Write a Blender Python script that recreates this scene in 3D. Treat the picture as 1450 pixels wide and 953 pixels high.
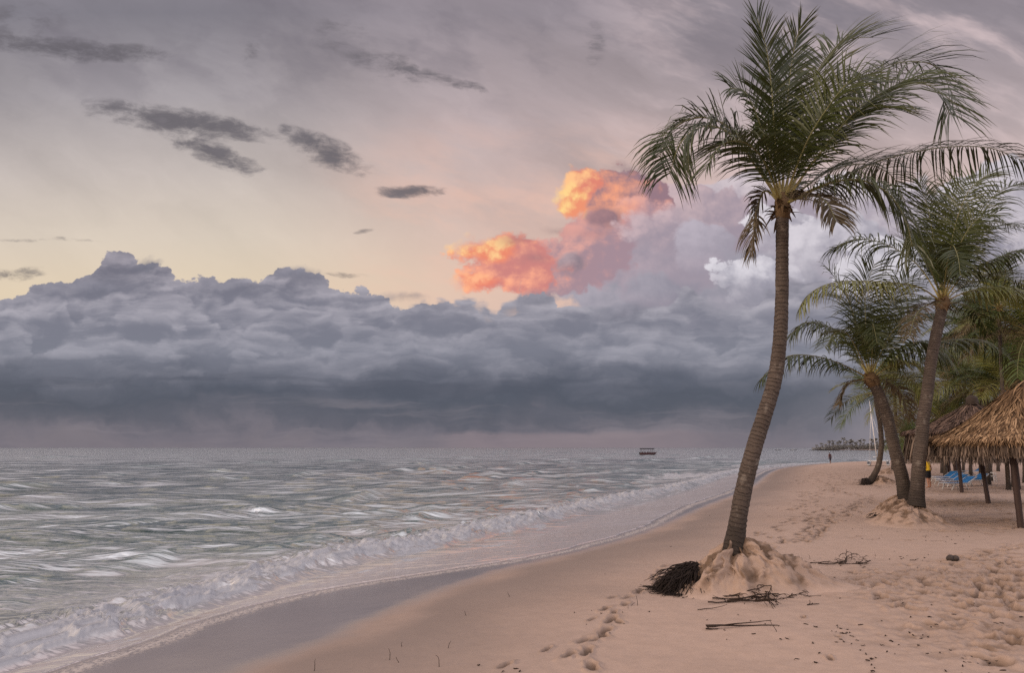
import bpy, bmesh, math, random
import numpy as np
from mathutils import Vector

for _o in list(bpy.data.objects):
    bpy.data.objects.remove(_o)
SC = bpy.context.scene
COL = SC.collection

# ---------------------------------------------------------------- camera
F_PX, W_PX, H_PX, HORIZON = 967.0, 1450.0, 953.0, 634.0
PITCH = math.atan((HORIZON - H_PX / 2) / F_PX)
CAM = np.array([0.0, 0.0, 3.2])
cam_d = bpy.data.cameras.new("camera")
cam_d.lens = 36.0 * F_PX / W_PX
cam_d.sensor_width = 36.0
cam_d.clip_start = 0.1
cam_d.clip_end = 30000.0
cam_o = bpy.data.objects.new("camera", cam_d)
COL.objects.link(cam_o)
cam_o.location = CAM
cam_o.rotation_euler = (math.radians(90) + PITCH, 0, 0)
SC.camera = cam_o


def ray(px, py):
    x = (px - W_PX / 2) / F_PX
    v = (H_PX / 2 - py) / F_PX
    return np.array([x, math.cos(PITCH) - v * math.sin(PITCH), math.sin(PITCH) + v * math.cos(PITCH)])


def at_y(px, py, y):
    """world point seen at a photograph position, at a given depth"""
    d = ray(px, py)
    return CAM + d * (y / d[1])


def at_z(px, py, z):
    d = ray(px, py)
    return CAM + d * ((z - CAM[2]) / d[2])


def azel(px, py):
    d = ray(px, py)
    return math.degrees(math.atan2(d[0], d[1])), math.degrees(math.atan2(d[2], math.hypot(d[0], d[1])))


def lin(r, g, b):
    f = lambda c: (c / 255 / 12.92) if c / 255 <= 0.04045 else ((c / 255 + 0.055) / 1.055) ** 2.4
    return (f(r), f(g), f(b))


# ---------------------------------------------------------------- node expressions
class Ex:
    """a socket or a number in a node tree, with arithmetic"""
    nt = None

    def __init__(self, s):
        self.s = s

    def __add__(a, b): return mth('ADD', a, b)
    def __radd__(a, b): return mth('ADD', b, a)
    def __sub__(a, b): return mth('SUBTRACT', a, b)
    def __rsub__(a, b): return mth('SUBTRACT', b, a)
    def __mul__(a, b): return mth('MULTIPLY', a, b)
    def __rmul__(a, b): return mth('MULTIPLY', b, a)
    def __truediv__(a, b): return mth('DIVIDE', a, b)
    def __rtruediv__(a, b): return mth('DIVIDE', b, a)
    def __pow__(a, b): return mth('POWER', a, b)


def put(v, sock):
    if isinstance(v, Ex):
        v = v.s
    if isinstance(v, bpy.types.NodeSocket):
        Ex.nt.links.new(v, sock)
    elif isinstance(v, (tuple, list)) and sock.type == 'RGBA':
        sock.default_value = tuple(v)[:3] + (1.0,)
    elif isinstance(v, (int, float)) and sock.type == 'RGBA':
        sock.default_value = (v, v, v, 1.0)
    elif isinstance(v, (int, float)) and sock.type == 'VECTOR':
        sock.default_value = (v, v, v)
    else:
        sock.default_value = v


def new(t, **kw):
    n = Ex.nt.nodes.new(t)
    for k, v in kw.items():
        setattr(n, k, v)
    return n


def mth(op, a, b=0.0, c=0.0, clamp=False):
    n = new('ShaderNodeMath', operation=op, use_clamp=clamp)
    put(a, n.inputs[0]); put(b, n.inputs[1])
    if op in ('MULTIPLY_ADD', 'SMOOTH_MIN', 'SMOOTH_MAX'):
        put(c, n.inputs[2])
    return Ex(n.outputs[0])


def mx(a, b): return mth('MAXIMUM', a, b)
def mn(a, b): return mth('MINIMUM', a, b)
def clamp(a): return mth('ADD', a, 0.0, clamp=True)
def fabs(a): return mth('ABSOLUTE', a)
def smax(a, b, k): return mth('SMOOTH_MAX', a, b, k)


def sm(e0, e1, x, o0=0.0, o1=1.0, kind='SMOOTHSTEP'):
    n = new('ShaderNodeMapRange', interpolation_type=kind, clamp=True)
    put(x, n.inputs[0]); put(e0, n.inputs[1]); put(e1, n.inputs[2]); put(o0, n.inputs[3]); put(o1, n.inputs[4])
    return Ex(n.outputs[0])


def xyz(x, y, z=0.0):
    n = new('ShaderNodeCombineXYZ')
    put(x, n.inputs[0]); put(y, n.inputs[1]); put(z, n.inputs[2])
    return Ex(n.outputs[0])


def sep(v):
    n = new('ShaderNodeSeparateXYZ')
    put(v, n.inputs[0])
    return [Ex(o) for o in n.outputs]


def noise(vec, scale=1.0, detail=4.0, rough=0.5, lac=2.0, dist=0.0, dims='2D', kind='FBM'):
    n = new('ShaderNodeTexNoise', noise_dimensions=dims, noise_type=kind)
    put(vec, n.inputs['Vector'])
    n.inputs['Scale'].default_value = scale
    n.inputs['Detail'].default_value = detail
    n.inputs['Roughness'].default_value = rough
    n.inputs['Lacunarity'].default_value = lac
    n.inputs['Distortion'].default_value = dist
    return Ex(n.outputs['Fac'])


def voro(vec, scale=1.0, detail=0.0, rough=0.5, lac=2.0, feature='F1', smooth=0.5, rand=1.0, dims='2D', out='Distance'):
    n = new('ShaderNodeTexVoronoi', voronoi_dimensions=dims, feature=feature)
    put(vec, n.inputs['Vector'])
    n.inputs['Scale'].default_value = scale
    if 'Detail' in n.inputs:
        n.inputs['Detail'].default_value = detail
        n.inputs['Roughness'].default_value = rough
        n.inputs['Lacunarity'].default_value = lac
    if feature == 'SMOOTH_F1':
        n.inputs['Smoothness'].default_value = smooth
    n.inputs['Randomness'].default_value = rand
    return Ex(n.outputs[out])


def mix(f, a, b, blend='MIX'):
    n = new('ShaderNodeMix', data_type='RGBA', blend_type=blend)
    put(f, n.inputs[0]); put(a, n.inputs[6]); put(b, n.inputs[7])
    return Ex(n.outputs[2])


def cmul(col, k):
    """colour times a number"""
    n = new('ShaderNodeVectorMath', operation='SCALE')
    put(col, n.inputs[0]); put(k, n.inputs[3])
    return Ex(n.outputs[0])


def cadd(a, b):
    n = new('ShaderNodeVectorMath', operation='ADD')
    put(a, n.inputs[0]); put(b, n.inputs[1])
    return Ex(n.outputs[0])


def ramp(x, stops, interp='LINEAR'):
    n = new('ShaderNodeValToRGB')
    n.color_ramp.interpolation = interp
    el = n.color_ramp.elements
    while len(el) < len(stops):
        el.new(0.5)
    for e, (p, c) in zip(el, sorted(stops, key=lambda q: q[0])):
        e.position = p
        e.color = (tuple(c) + (1.0,)) if isinstance(c, (tuple, list)) else (c, c, c, 1.0)
    put(x, n.inputs[0])
    return Ex(n.outputs[0])


def curve(x, pts, x0, x1, y0, y1):
    """piecewise curve through pts, x in x0..x1 and y in y0..y1"""
    n = new('ShaderNodeFloatCurve')
    cu = n.mapping.curves[0]
    q = [((a - x0) / (x1 - x0), (b - y0) / (y1 - y0)) for a, b in sorted(pts)]
    while len(cu.points) < len(q):
        cu.points.new(0.5, 0.5)
    for p, (a, b) in zip(cu.points, q):
        p.location = (a, b)
        p.handle_type = 'AUTO_CLAMPED'
    n.mapping.update()
    put((x - x0) / (x1 - x0), n.inputs['Value'])
    return Ex(n.outputs[0]) * (y1 - y0) + y0
# ---------------------------------------------------------------- sky
SUN_AZ, SUN_EL = -100.0, 16.0        # degrees; azimuth from the view axis, the sun stands low to the left
OVERHEAD = 1.5
BEHIND = 2.35


def far_plane(px, py):
    d = ray(px, py)
    return d[0] / d[1] * 57.3, d[2] / d[1] * 57.3


def build_world():
    w = bpy.data.worlds.new("World")
    SC.world = w
    w.use_nodes = True
    nt = w.node_tree
    nt.nodes.clear()
    Ex.nt = nt
    g = new('ShaderNodeTexCoord')
    dx, dy, dz = sep(Ex(g.outputs['Generated']))
    az = mth('ARCTAN2', dx, dy) * (180 / math.pi)
    el = mth('ARCTAN2', dz, mth('SQRT', dx * dx + dy * dy)) * (180 / math.pi)
    inv = 57.3 / mx(dy, 0.12)
    u = dx * inv                                           # the clouds stand on a far northern front:
    v = dz * inv                                           # across and up, in degrees near its middle
    K = 0.062

    wa = (noise(xyz(u, v * 1.4), 0.15, 5, 0.58) - 0.5) * 6.0
    wb = (noise(xyz(u + 71.0, v * 1.4 - 33.0), 0.15, 5, 0.58) - 0.5) * 4.5

    # ---- high veil: cream near the horizon on the left, mauve grey above
    left = ramp(v / 60.0, [(0.0, lin(206, 186, 160)), (0.22, lin(224, 205, 178)), (0.30, lin(214, 200, 184)),
                           (0.40, lin(194, 183, 177)), (0.52, lin(164, 157, 160)), (0.66, lin(128, 124, 132)), (0.8, lin(140, 132, 140)), (1.0, lin(200, 180, 182))])
    right = ramp(v / 60.0, [(0.0, lin(214, 188, 178)), (0.25, lin(222, 188, 172)), (0.35, lin(206, 180, 172)),
                            (0.48, lin(182, 166, 167)), (0.66, lin(148, 139, 146)), (0.8, lin(150, 138, 146)), (1.0, lin(205, 184, 186))])
    veil = mix(sm(-26, 4, u + (v - 20) * 0.3), left, right)
    st = noise(xyz(u * 0.045 + wa * 0.06, v * 0.09 + u * 0.05 + wb * 0.08), 1.0, 6, 0.56)
    st2 = noise(xyz((u - v * 0.45) * 0.04 + 9, (v + u * 0.42) * 0.14 + wb * 0.06), 1.0, 5, 0.6)
    tone = (st - 0.5) * 0.7 + (st2 - 0.5) * 0.7 * sm(-16, 20, u)
    tone = tone * sm(13, 26, v, 0.2, 0.8)
    veil = cmul(veil, tone + 1.0)
    rosy = sm(0.47, 0.72, st2) * sm(2, 24, u) * sm(14, 20, v)
    veil = mix(rosy * 0.6, veil, lin(230, 206, 205))
    pk = sm(0.42, 0.7, noise(xyz(u * 0.05 + 3, v * 0.15 + u * 0.03 + wb * 0.06), 1.0, 5, 0.6)) * sm(-20, -4, u) * sm(24, 6, u) * sm(32, 20, v) * sm(11, 15, v)
    veil = mix(pk * 0.62, veil, lin(238, 192, 172))
    darkr = sm(0.44, 0.72, noise(xyz(u * 0.06 - 4 + wa * 0.05, v * 0.11 + u * 0.03 + 8), 1.0, 5, 0.6)) * sm(25, 38, v)
    veil = mix(darkr * 0.6, veil, lin(116, 110, 119))

    # ---- small dark stratus rags
    rags = [(255, 172, 105, 17, .16, 1.0), (300, 214, 58, 15, .4, .95), (462, 214, 50, 20, .45, .95), (405, 183, 12, 9, 0, .6), (100, 68, 110, 14, .1, .9),
            (20, 30, 60, 26, 0, .45), (560, 95, 70, 18, .25, .55), (635, 115, 42, 9, .3, .8), (485, 50, 36, 30, 0, .4), (588, 272, 42, 8, .02, .95),
            (842, 66, 14, 34, -.2, .45), (355, 68, 12, 24, -.6, .4), (20, 387, 36, 8, -.05, .85), (515, 326, 11, 3, -.2, .8), (60, 340, 60, 3, 0, .6),
            (495, 388, 22, 4, .05, .8)]
    f = None
    for px, py, rx, ry, sl, am in rags:
        cu_, cv_ = far_plane(px, py)
        du = (u + wa * 0.22 - cu_)
        dv = (v + wb * 0.22 - cv_ + du * sl)
        q = (du * du) * (1 / (rx * K) ** 2) + (dv * dv) * (1 / (ry * K) ** 2)
        e = sm(2.8, 0.0, q, 0, am, 'LINEAR')
        f = e if f is None else mx(f, e)
    rn = noise(xyz(u * 0.26 + wa * .14, v * 0.6 + u * 0.06 + wb * .16), 1.0, 7, 0.66)
    rag = sm(0.12, 1.25, f * 1.05 + (rn - 0.5) * 2.6) * sm(0.02, 0.45, f)
    ragc = mix(rn, lin(56, 53, 60), lin(122, 116, 121))
    sky = mix(rag * 0.92, veil, ragc)

    # ---- cauliflower relief shared by all the cumulus, and its lit side
    uw = u + wa * 0.18
    vw = v + wb * 0.20

    def relief(ou, ov):
        return voro(xyz(uw + 11.0 + ou, (vw + ov) * 1.15), 0.21, 4.0, 0.5, 2.25)
    h = relief(0, 0)
    hl = (relief(-0.40, 0.50) - h)                          # > 0 where it faces up and left
    crisp = 0.46 - h                                        # swells and creases
    fine = noise(xyz(u * 0.5 + wa * .1, v * .6 + wb * .1), 1.0, 5, .6) - 0.5
    soft = noise(xyz(u * .10 + wa * .12, v * .20 + wb * .14), 1.0, 6, .58) - 0.5

    lg = bpy.data.node_groups.new("cloud_lobe", 'ShaderNodeTree')
    names = ['u', 'v', 'wa', 'wb', 'crisp', 'fine', 'hl', 'soft', 'cx', 'cy', 'rx', 'ry', 'f0', 'f1', 'edge', 'lx', 'lz', 'op', 'rel', 'warp', 'amp']
    for nm in names:
        lg.interface.new_socket(nm, in_out='INPUT', socket_type='NodeSocketFloat')
    for nm in ('sky', 'hi', 'lo'):
        lg.interface.new_socket(nm, in_out='INPUT', socket_type='NodeSocketColor')
    lg.interface.new_socket('out', in_out='OUTPUT', socket_type='NodeSocketColor')
    Ex.nt = lg
    gi = new('NodeGroupInput'); go = new('NodeGroupOutput')
    I = {n_: Ex(gi.outputs[n_]) for n_ in names + ['sky', 'hi', 'lo']}
    du = (I['u'] + I['wa'] * I['warp'] - I['cx']) / I['rx']
    dv = (I['v'] + I['wb'] * I['warp'] - I['cy']) / I['ry']
    r = mth('SQRT', du * du + dv * dv)
    e = (1.0 - r) * mn(I['rx'], I['ry']) + (I['crisp'] + 0.10) * I['amp'] + I['fine'] * 0.55
    m = sm(0.0, I['edge'], e) * sm(I['f0'], I['f1'], dv + I['soft'] * 0.8)
    s_ = sm(-0.85, 0.85, du * I['lx'] + dv * I['lz'] + I['hl'] * I['rel'] + I['crisp'] * 0.5 + I['fine'] * 0.3)
    put(mix(m * I['op'], I['sky'], mix(s_, I['lo'], I['hi'])), go.inputs[0])
    Ex.nt = nt

    def lobe(sky, px, py, rx, ry, hi, lo, amp=1.9, fade=(-1.25, -0.35), edge=0.13, lx=-0.62, lz=0.55, op=1.0, rel=1.15, warp=0.32):
        cu_, cv_ = far_plane(px, py)
        amp = amp * min(1.0, min(rx, ry) / 45.0)
        n_ = new('ShaderNodeGroup')
        n_.node_tree = lg
        for k_, val in dict(u=u, v=v, wa=wa, wb=wb, crisp=crisp, fine=fine, hl=hl, soft=soft, cx=cu_, cy=cv_, rx=rx * K, ry=ry * K, f0=fade[0], f1=fade[1],
                            edge=edge * 2.6, lx=lx, lz=lz, op=op, rel=rel, warp=warp, amp=amp, sky=sky, hi=hi, lo=lo).items():
            put(val, n_.inputs[k_])
        return Ex(n_.outputs[0])

    L = lin
    # white and lavender body
    sky = lobe(sky, 1470, 400, 220, 190, L(206, 197, 204), L(154, 149, 160), fade=(-3, -2), rel=.6)
    sky = lobe(sky, 1220, 420, 260, 165, L(186, 177, 187), L(150, 145, 157), fade=(-3, -2), rel=.6)
    sky = lobe(sky, 1230, 330, 170, 95, L(214, 203, 208), L(162, 152, 164), fade=(-3, -2), rel=.7)
    sky = lobe(sky, 1060, 305, 130, 82, L(216, 202, 206), L(162, 150, 162), fade=(-3, -2), rel=.7)
    sky = lobe(sky, 985, 322, 100, 84, L(208, 182, 184), L(158, 144, 156), fade=(-3, -2), rel=.7)
    sky = lobe(sky, 990, 425, 230, 100, L(176, 168, 178), L(142, 139, 151), fade=(-3, -2), edge=.35, rel=.5)
    sky = lobe(sky, 930, 372, 120, 74, L(190, 170, 178), L(156, 145, 157), fade=(-3, -2), edge=.35, rel=.6)
    # the burning head: sunlit on its left flank, mauve in its own shade
    sky = lobe(sky, 876, 270, 86, 58, L(248, 166, 130), L(150, 120, 130), fade=(-2, -1), rel=1.57, lx=-1.1, lz=.1)
    sky = lobe(sky, 846, 350, 82, 68, L(222, 162, 152), L(164, 138, 148), fade=(-2, -.8), edge=.25, rel=1.40, lx=-.8)
    sky = lobe(sky, 905, 310, 62, 44, L(232, 170, 156), L(164, 138, 149), fade=(-2, -.8), edge=.3, rel=1.1)
    sky = lobe(sky, 832, 258, 50, 40, L(255, 196, 140), L(224, 134, 114), fade=(-2, -1), rel=2.27, edge=.3, lx=-.9, lz=.2)
    sky = lobe(sky, 812, 286, 32, 34, L(255, 214, 142), L(238, 148, 112), rel=2.62, fade=(-2, -1), edge=.35)
    sky = lobe(sky, 878, 300, 44, 26, L(252, 176, 140), L(206, 138, 132), rel=1.5, edge=.45, op=.8)
    sky = lobe(sky, 886, 238, 72, 22, L(172, 134, 136), L(126, 106, 116), edge=.5, op=.92, lx=-.9, lz=-.1)
    sky = lobe(sky, 852, 305, 36, 30, L(176, 134, 136), L(130, 106, 116), edge=.4, fade=(-1, -.1), rel=.7)
    sky = lobe(sky, 935, 335, 76, 50, L(204, 178, 182), L(158, 145, 157), fade=(-1.3, -.1), edge=.35, rel=.8)
    # the burning arm
    sky = lobe(sky, 790, 374, 80, 54, L(228, 168, 156), L(166, 138, 147), fade=(-2, -.6), edge=.2, rel=1.57, lx=-.9)
    sky = lobe(sky, 722, 374, 92, 52, L(252, 172, 140), L(206, 132, 126), rel=2.10, fade=(-2, -1), lx=-.8, lz=.1, edge=.2)
    sky = lobe(sky, 684, 354, 54, 30, L(255, 208, 146), L(236, 138, 108), rel=2.80, fade=(-2, -1), edge=.35)
    sky = lobe(sky, 682, 394, 60, 25, L(255, 182, 138), L(234, 132, 108), rel=2.80, fade=(-2, -1), edge=.35)
    sky = lobe(sky, 726, 340, 58, 17, L(178, 124, 120), L(118, 92, 98), edge=.7, op=.9, rel=.6)
    sky = lobe(sky, 786, 328, 38, 17, L(164, 128, 130), L(114, 94, 102), edge=.7, op=.9, rel=.6)
    sky = lobe(sky, 801, 376, 34, 26, L(182, 158, 163), L(132, 117, 127), fade=(-1.1, .2), edge=.25, rel=.8)
    sky = lobe(sky, 755, 366, 44, 20, L(206, 142, 134), L(140, 112, 120), edge=.5, op=.7, fade=(-1, .1))
    sky = lobe(sky, 838, 330, 40, 20, L(196, 146, 144), L(142, 116, 126), edge=.5, op=.75, fade=(-1, .2))
    sky = lobe(sky, 905, 268, 34, 20, L(200, 154, 150), L(142, 116, 126), edge=.5, op=.7, fade=(-1, .1))
    # white fronts towards the right
    sky = lobe(sky, 1000, 352, 72, 54, L(186, 176, 187), L(158, 150, 162), fade=(-1.2, .3), rel=.7, edge=.3)
    sky = lobe(sky, 1070, 396, 66, 48, L(218, 213, 220), L(156, 152, 165), fade=(-1.0, .4), rel=1.2, edge=.1)
    sky = lobe(sky, 1110, 330, 70, 56, L(222, 215, 221), L(160, 154, 166), fade=(-1.1, .4), rel=1.2, edge=.1)
    sky = lobe(sky, 1190, 350, 90, 70, L(216, 209, 216), L(154, 149, 161), fade=(-1.2, .2), rel=.7)
    sky = lobe(sky, 1300, 400, 130, 80, L(212, 206, 213), L(152, 149, 161), fade=(-1.2, .2), rel=1.1)
    sky = lobe(sky, 930, 415, 90, 46, L(166, 159, 170), L(138, 134, 147), fade=(-1.0, .2), edge=.35, rel=.6)

    # ---- the long bank: rows of heads, each hiding the foot of the one behind
    edge = [(-400, 400), (-40, 398), (0, 400), (60, 396), (100, 384), (140, 366), (158, 351), (200, 344), (236, 354), (252, 384), (300, 390), (345, 384), (400, 372), (455, 374),
            (480, 392), (520, 406), (575, 416), (630, 408), (645, 425), (665, 442), (700, 430), (720, 412), (800, 412), (830, 425), (870, 440), (930, 455), (1000, 462),
            (1100, 455), (1200, 462), (1300, 470), (1450, 470), (1900, 480)]
    pts = [far_plane(*p) for p in edge]
    top = curve(u, pts, -80, 80, 0, 30)
    hi_t = ramp(v / 16.0, [(0.0, L(126, 122, 133)), (0.30, L(126, 125, 137)), (0.5, L(160, 158, 169)), (0.75, L(176, 171, 180)), (1.0, L(168, 161, 170))])
    lo_t = ramp(v / 16.0, [(0.0, L(96, 98, 111)), (0.30, L(98, 100, 114)), (0.5, L(120, 121, 134)), (0.75, L(121, 120, 133)), (1.0, L(112, 109, 121))])
    h2 = voro(xyz(u * .55 + wa * .55 + 40.0, v * 2.0 + wb * .8), 0.16, 4.0, 0.5, 2.2)
    hl2 = voro(xyz(u * .55 + wa * .55 + 39.75, v * 2.0 + wb * .8 + 0.9), 0.16, 4.0, 0.5, 2.2) - h2
    crisp2 = 0.46 - h2
    fstreak = noise(xyz(u * .09 + wa * .14, v * .55 + wb * .3 + 60), 1.0, 6, .6)
    rows = [(None, 0, 0.0), (12.2, 2.6, 3.1), (11.0, 2.6, 17.7), (9.6, 2.4, 31.3), (8.4, 2.2, 47.9), (7.2, 1.8, 63.3), (6.2, 1.4, 80.2)]
    for i, (base, amp, seed) in enumerate(rows):
        wv = u + wa * 0.6
        if base is None:
            c = top
        else:
            n1 = noise(xyz(wv * 0.085 + seed * 3.7, v * 0.035 + seed), 1.0, 3, 0.5)
            c = base + (fabs(n1 - 0.5) * -7.0 + 1.0) * amp + sm(6, 30, u) * 0.8
        d = c - v + (crisp if base is None else crisp2) * (2.3 if base is None else 1.8) + fine * 0.4 + wb * (0.12 if base is None else 0.3)
        m = sm(0.0, 0.25 if base is None else 0.9, d)
        s = sm(3.6, -0.4, d + soft * 3.0) * 0.5 + hl2 * 0.56 + soft * 0.7 + (fstreak - 0.5) * 1.1 + 0.10
        if base is not None:
            m = m * sm(4.5, 1.0, d + soft * 2.0, 0.25, 1.0)
        sky = mix(m, sky, mix(sm(0.0, 1.0, s), lo_t, hi_t))
    # loose dark puffs in front of the rows
    for q in [(205, 372, 46, 30), (120, 408, 64, 17), (755, 424, 46, 18), (575, 424, 62, 15), (330, 404, 90, 10), (108, 442, 30, 14), (425, 388, 60, 14), (880, 440, 60, 24)]:
        sky = lobe(sky, *q, L(146, 143, 155), L(104, 104, 117), amp=1.8, edge=.35, op=.72, fade=(-1.3, -.3), rel=.9, lx=-.3, lz=.7)

    # ---- the rain base: a dark slab that pales again towards the sea
    vs = v + soft * 6.0 + wb * 0.35
    slab = ramp(mx(vs, 0.0) / 10.0, [(0.0, L(120, 114, 123)), (0.12, L(112, 108, 119)), (0.26, L(92, 93, 106)), (0.42, L(80, 84, 98)), (0.55, L(88, 91, 105)), (0.8, L(118, 119, 132))])
    slab = cmul(slab, 1.0 + fine * 0.12)
    sky = mix(sm(8.6, 3.6, vs), sky, slab)
    roll = sm(0.5, 0.68, noise(xyz(u * 0.03 + 5, v * 0.5 + wb * .12), 1.0, 5, 0.55)) * sm(9.0, 6.0, v) * sm(3.0, 5.0, v)
    sky = mix(roll * 0.55, sky, L(76, 79, 93))
    pale = sm(0.5, 0.75, noise(xyz(u * 0.05 + 15, v * 0.6 + wb * .2), 1.0, 5, 0.6)) * sm(5.0, 3.5, v)
    sky = mix(pale * 0.35, sky, L(140, 132, 140))
    sky = mix(sm(20, 34, u) * sm(9, 3, v) * 0.4, sky, L(148, 144, 154))
    rose = sm(-8, -3, u + wa) * sm(22, 10, u + wa) * sm(1.55, 1.05, v + wb * .25)
    sky = mix(rose * 0.45, sky, L(146, 130, 136))
    gap = lobe(sky, 757, 573, 22, 9, L(168, 148, 152), L(140, 128, 136), edge=.7, op=.6)
    sky = gap

    # ---- the rest of the dome: a brighter overhead and a warm western side behind the camera
    over = sm(37, 88, el, kind='LINEAR')
    back = sm(52, 100, fabs(az)) * sm(-3, 6, el) * sm(80, 50, el)
    warm = mix(sm(-20, -80, az) * sm(60, 25, el), L(222, 216, 222), L(255, 222, 190))
    sky = mix(over, sky, cmul(warm, OVERHEAD))
    sky = mix(back, sky, cmul(warm, BEHIND))
    sky = mix(sm(0.0, -0.5, el), sky, L(110, 108, 116))

    n = new('ShaderNodeTexSky')
    n.sky_type = 'NISHITA'
    n.sun_disc = False
    n.sun_elevation = math.radians(SUN_EL)
    n.sun_rotation = math.radians(SUN_AZ)
    bg1 = new('ShaderNodeBackground'); put(Ex(n.outputs[0]), bg1.inputs[0]); bg1.inputs[1].default_value = 0.004
    bg2 = new('ShaderNodeBackground'); put(sky, bg2.inputs[0]); bg2.inputs[1].default_value = 1.0
    ad = new('ShaderNodeAddShader')
    nt.links.new(bg1.outputs[0], ad.inputs[0]); nt.links.new(bg2.outputs[0], ad.inputs[1])
    out = new('ShaderNodeOutputWorld')
    nt.links.new(ad.outputs[0], out.inputs[0])
    w.cycles.sampling_method = 'MANUAL'
    w.cycles.sample_map_resolution = 512


build_world()
sun_d = bpy.data.lights.new("sun", 'SUN')
sun_d.energy = 1.5
sun_d.angle = math.radians(10)
sun_d.color = (1.0, 0.84, 0.72)
sun_o = bpy.data.objects.new("sun", sun_d)
COL.objects.link(sun_o)
_a, _e = math.radians(SUN_AZ), math.radians(SUN_EL)
_to = Vector((math.sin(_a) * math.cos(_e), math.cos(_a) * math.cos(_e), math.sin(_e)))
sun_o.rotation_euler = (-_to).to_track_quat('-Z', 'Y').to_euler()
SC.cycles.use_adaptive_sampling = True
SC.cycles.adaptive_threshold = 0.008
SC.cycles.max_bounces = 6
SC.cycles.use_denoising = False
SC.view_settings.view_transform = 'Standard'
SC.view_settings.look = 'None'
SC.view_settings.exposure = 0.0
SC.view_settings.gamma = 1.0
SC.view_settings.use_curve_mapping = False
# ---------------------------------------------------------------- mesh and material helpers
RNG = np.random.default_rng(7)
random.seed(7)


def sstep(a, b, x):
    t = np.clip((np.asarray(x, float) - a) / (b - a), 0, 1)
    return t * t * (3 - 2 * t)


def vnoise(x, y, seed=0):
    """smooth value-gradient noise, about -1..1"""
    x = np.asarray(x, float); y = np.asarray(y, float)
    xi = np.floor(x).astype(np.int64); yi = np.floor(y).astype(np.int64)
    fx = x - xi; fy = y - yi

    def gr(ix, iy, dx, dy):
        hsh = (ix * 374761393 + iy * 668265263 + seed * 974634777) & 0xFFFFFFFF
        hsh = ((hsh ^ (hsh >> 13)) * 1274126177) & 0xFFFFFFFF
        hsh = hsh ^ (hsh >> 16)
        an = (hsh & 0xFFFF) * (2 * math.pi / 65536)
        return np.cos(an) * dx + np.sin(an) * dy
    ux = fx * fx * fx * (fx * (fx * 6 - 15) + 10); uy = fy * fy * fy * (fy * (fy * 6 - 15) + 10)
    a = gr(xi, yi, fx, fy); b = gr(xi + 1, yi, fx - 1, fy)
    c = gr(xi, yi + 1, fx, fy - 1); d = gr(xi + 1, yi + 1, fx - 1, fy - 1)
    return ((a + (b - a) * ux) * (1 - uy) + (c + (d - c) * ux) * uy) * 1.5


def fbm(x, y, seed=0, n=4, g=0.5):
    t = 0.0; am = 1.0
    for i in range(n):
        t = t + am * vnoise(x, y, seed + i * 13)
        x = x * 2.03; y = y * 2.03; am *= g
    return t


def mesh_from(name, v, f, smooth=True):
    """mesh from vertex array and faces (array of quads, or list of arrays)"""
    me = bpy.data.meshes.new(name)
    v = np.asarray(v, np.float32).reshape(-1, 3)
    me.vertices.add(len(v)); me.vertices.foreach_set('co', v.ravel())
    if isinstance(f, np.ndarray):
        f = [f]
    f = [np.asarray(q, np.int32) for q in f if len(q)]
    loops = np.concatenate([q.ravel() for q in f])
    sizes = np.concatenate([np.full(len(q), q.shape[1], np.int32) for q in f])
    me.loops.add(len(loops)); me.loops.foreach_set('vertex_index', loops)
    me.polygons.add(len(sizes))
    st = np.concatenate([[0], np.cumsum(sizes)[:-1]]).astype(np.int32)
    me.polygons.foreach_set('loop_start', st)
    me.polygons.foreach_set('loop_total', sizes)
    if smooth:
        me.polygons.foreach_set('use_smooth', np.ones(len(sizes), bool))
    me.update(calc_edges=True)
    return me


def attr(me, name, vals, kind='FLOAT'):
    a = me.attributes.new(name, kind, 'POINT')
    if kind == 'FLOAT':
        a.data.foreach_set('value', np.asarray(vals, np.float32).ravel())
    else:
        a.data.foreach_set('vector', np.asarray(vals, np.float32).ravel())


def obj(name, me, mats=(), parent=None, label=None, cat=None, group=None, kind=None):
    o = bpy.data.objects.new(name, me)
    COL.objects.link(o)
    if me is not None:
        for m_ in (mats if isinstance(mats, (list, tuple)) else [mats]):
            if m_ is not None and len(me.materials) < 8 and m_.name not in me.materials:
                me.materials.append(m_)
    if parent is not None:
        o.parent = parent
    tag(o, label, cat, group, kind)
    return o


def tag(o, label=None, cat=None, group=None, kind=None):
    if label: o['label'] = label
    if cat: o['category'] = cat
    if group: o['group'] = group
    if kind: o['kind'] = kind
    return o


def empty(name, loc, label=None, cat=None, group=None, rz=0.0):
    o = bpy.data.objects.new(name, None)
    COL.objects.link(o)
    o.empty_display_size = 0.2
    o.location = tuple(float(q) for q in loc)
    o.rotation_euler = (0, 0, rz)
    return tag(o, label, cat, group)


def material(name, build):
    m = bpy.data.materials.new(name)
    m.use_nodes = True
    nt = m.node_tree
    nt.nodes.clear()
    Ex.nt = nt
    sh = build()
    out = new('ShaderNodeOutputMaterial')
    nt.links.new(sh, out.inputs[0])
    return m


def principled(col, rough=0.6, normal=None, ior=1.45, spec=0.5, trans=None, metal=0.0, sheen=None):
    n = new('ShaderNodeBsdfPrincipled')
    put(col, n.inputs['Base Color']); put(rough, n.inputs['Roughness'])
    n.inputs['IOR'].default_value = ior
    put(spec, n.inputs['Specular IOR Level'])
    n.inputs['Metallic'].default_value = metal
    if normal is not None:
        put(normal, n.inputs['Normal'])
    return n.outputs[0]


def bump(h, strength=0.5, dist=0.02, normal=None):
    n = new('ShaderNodeBump')
    put(h, n.inputs['Height']); put(strength, n.inputs['Strength'])
    n.inputs['Distance'].default_value = dist
    if normal is not None:
        put(normal, n.inputs['Normal'])
    return Ex(n.outputs[0])


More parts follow.
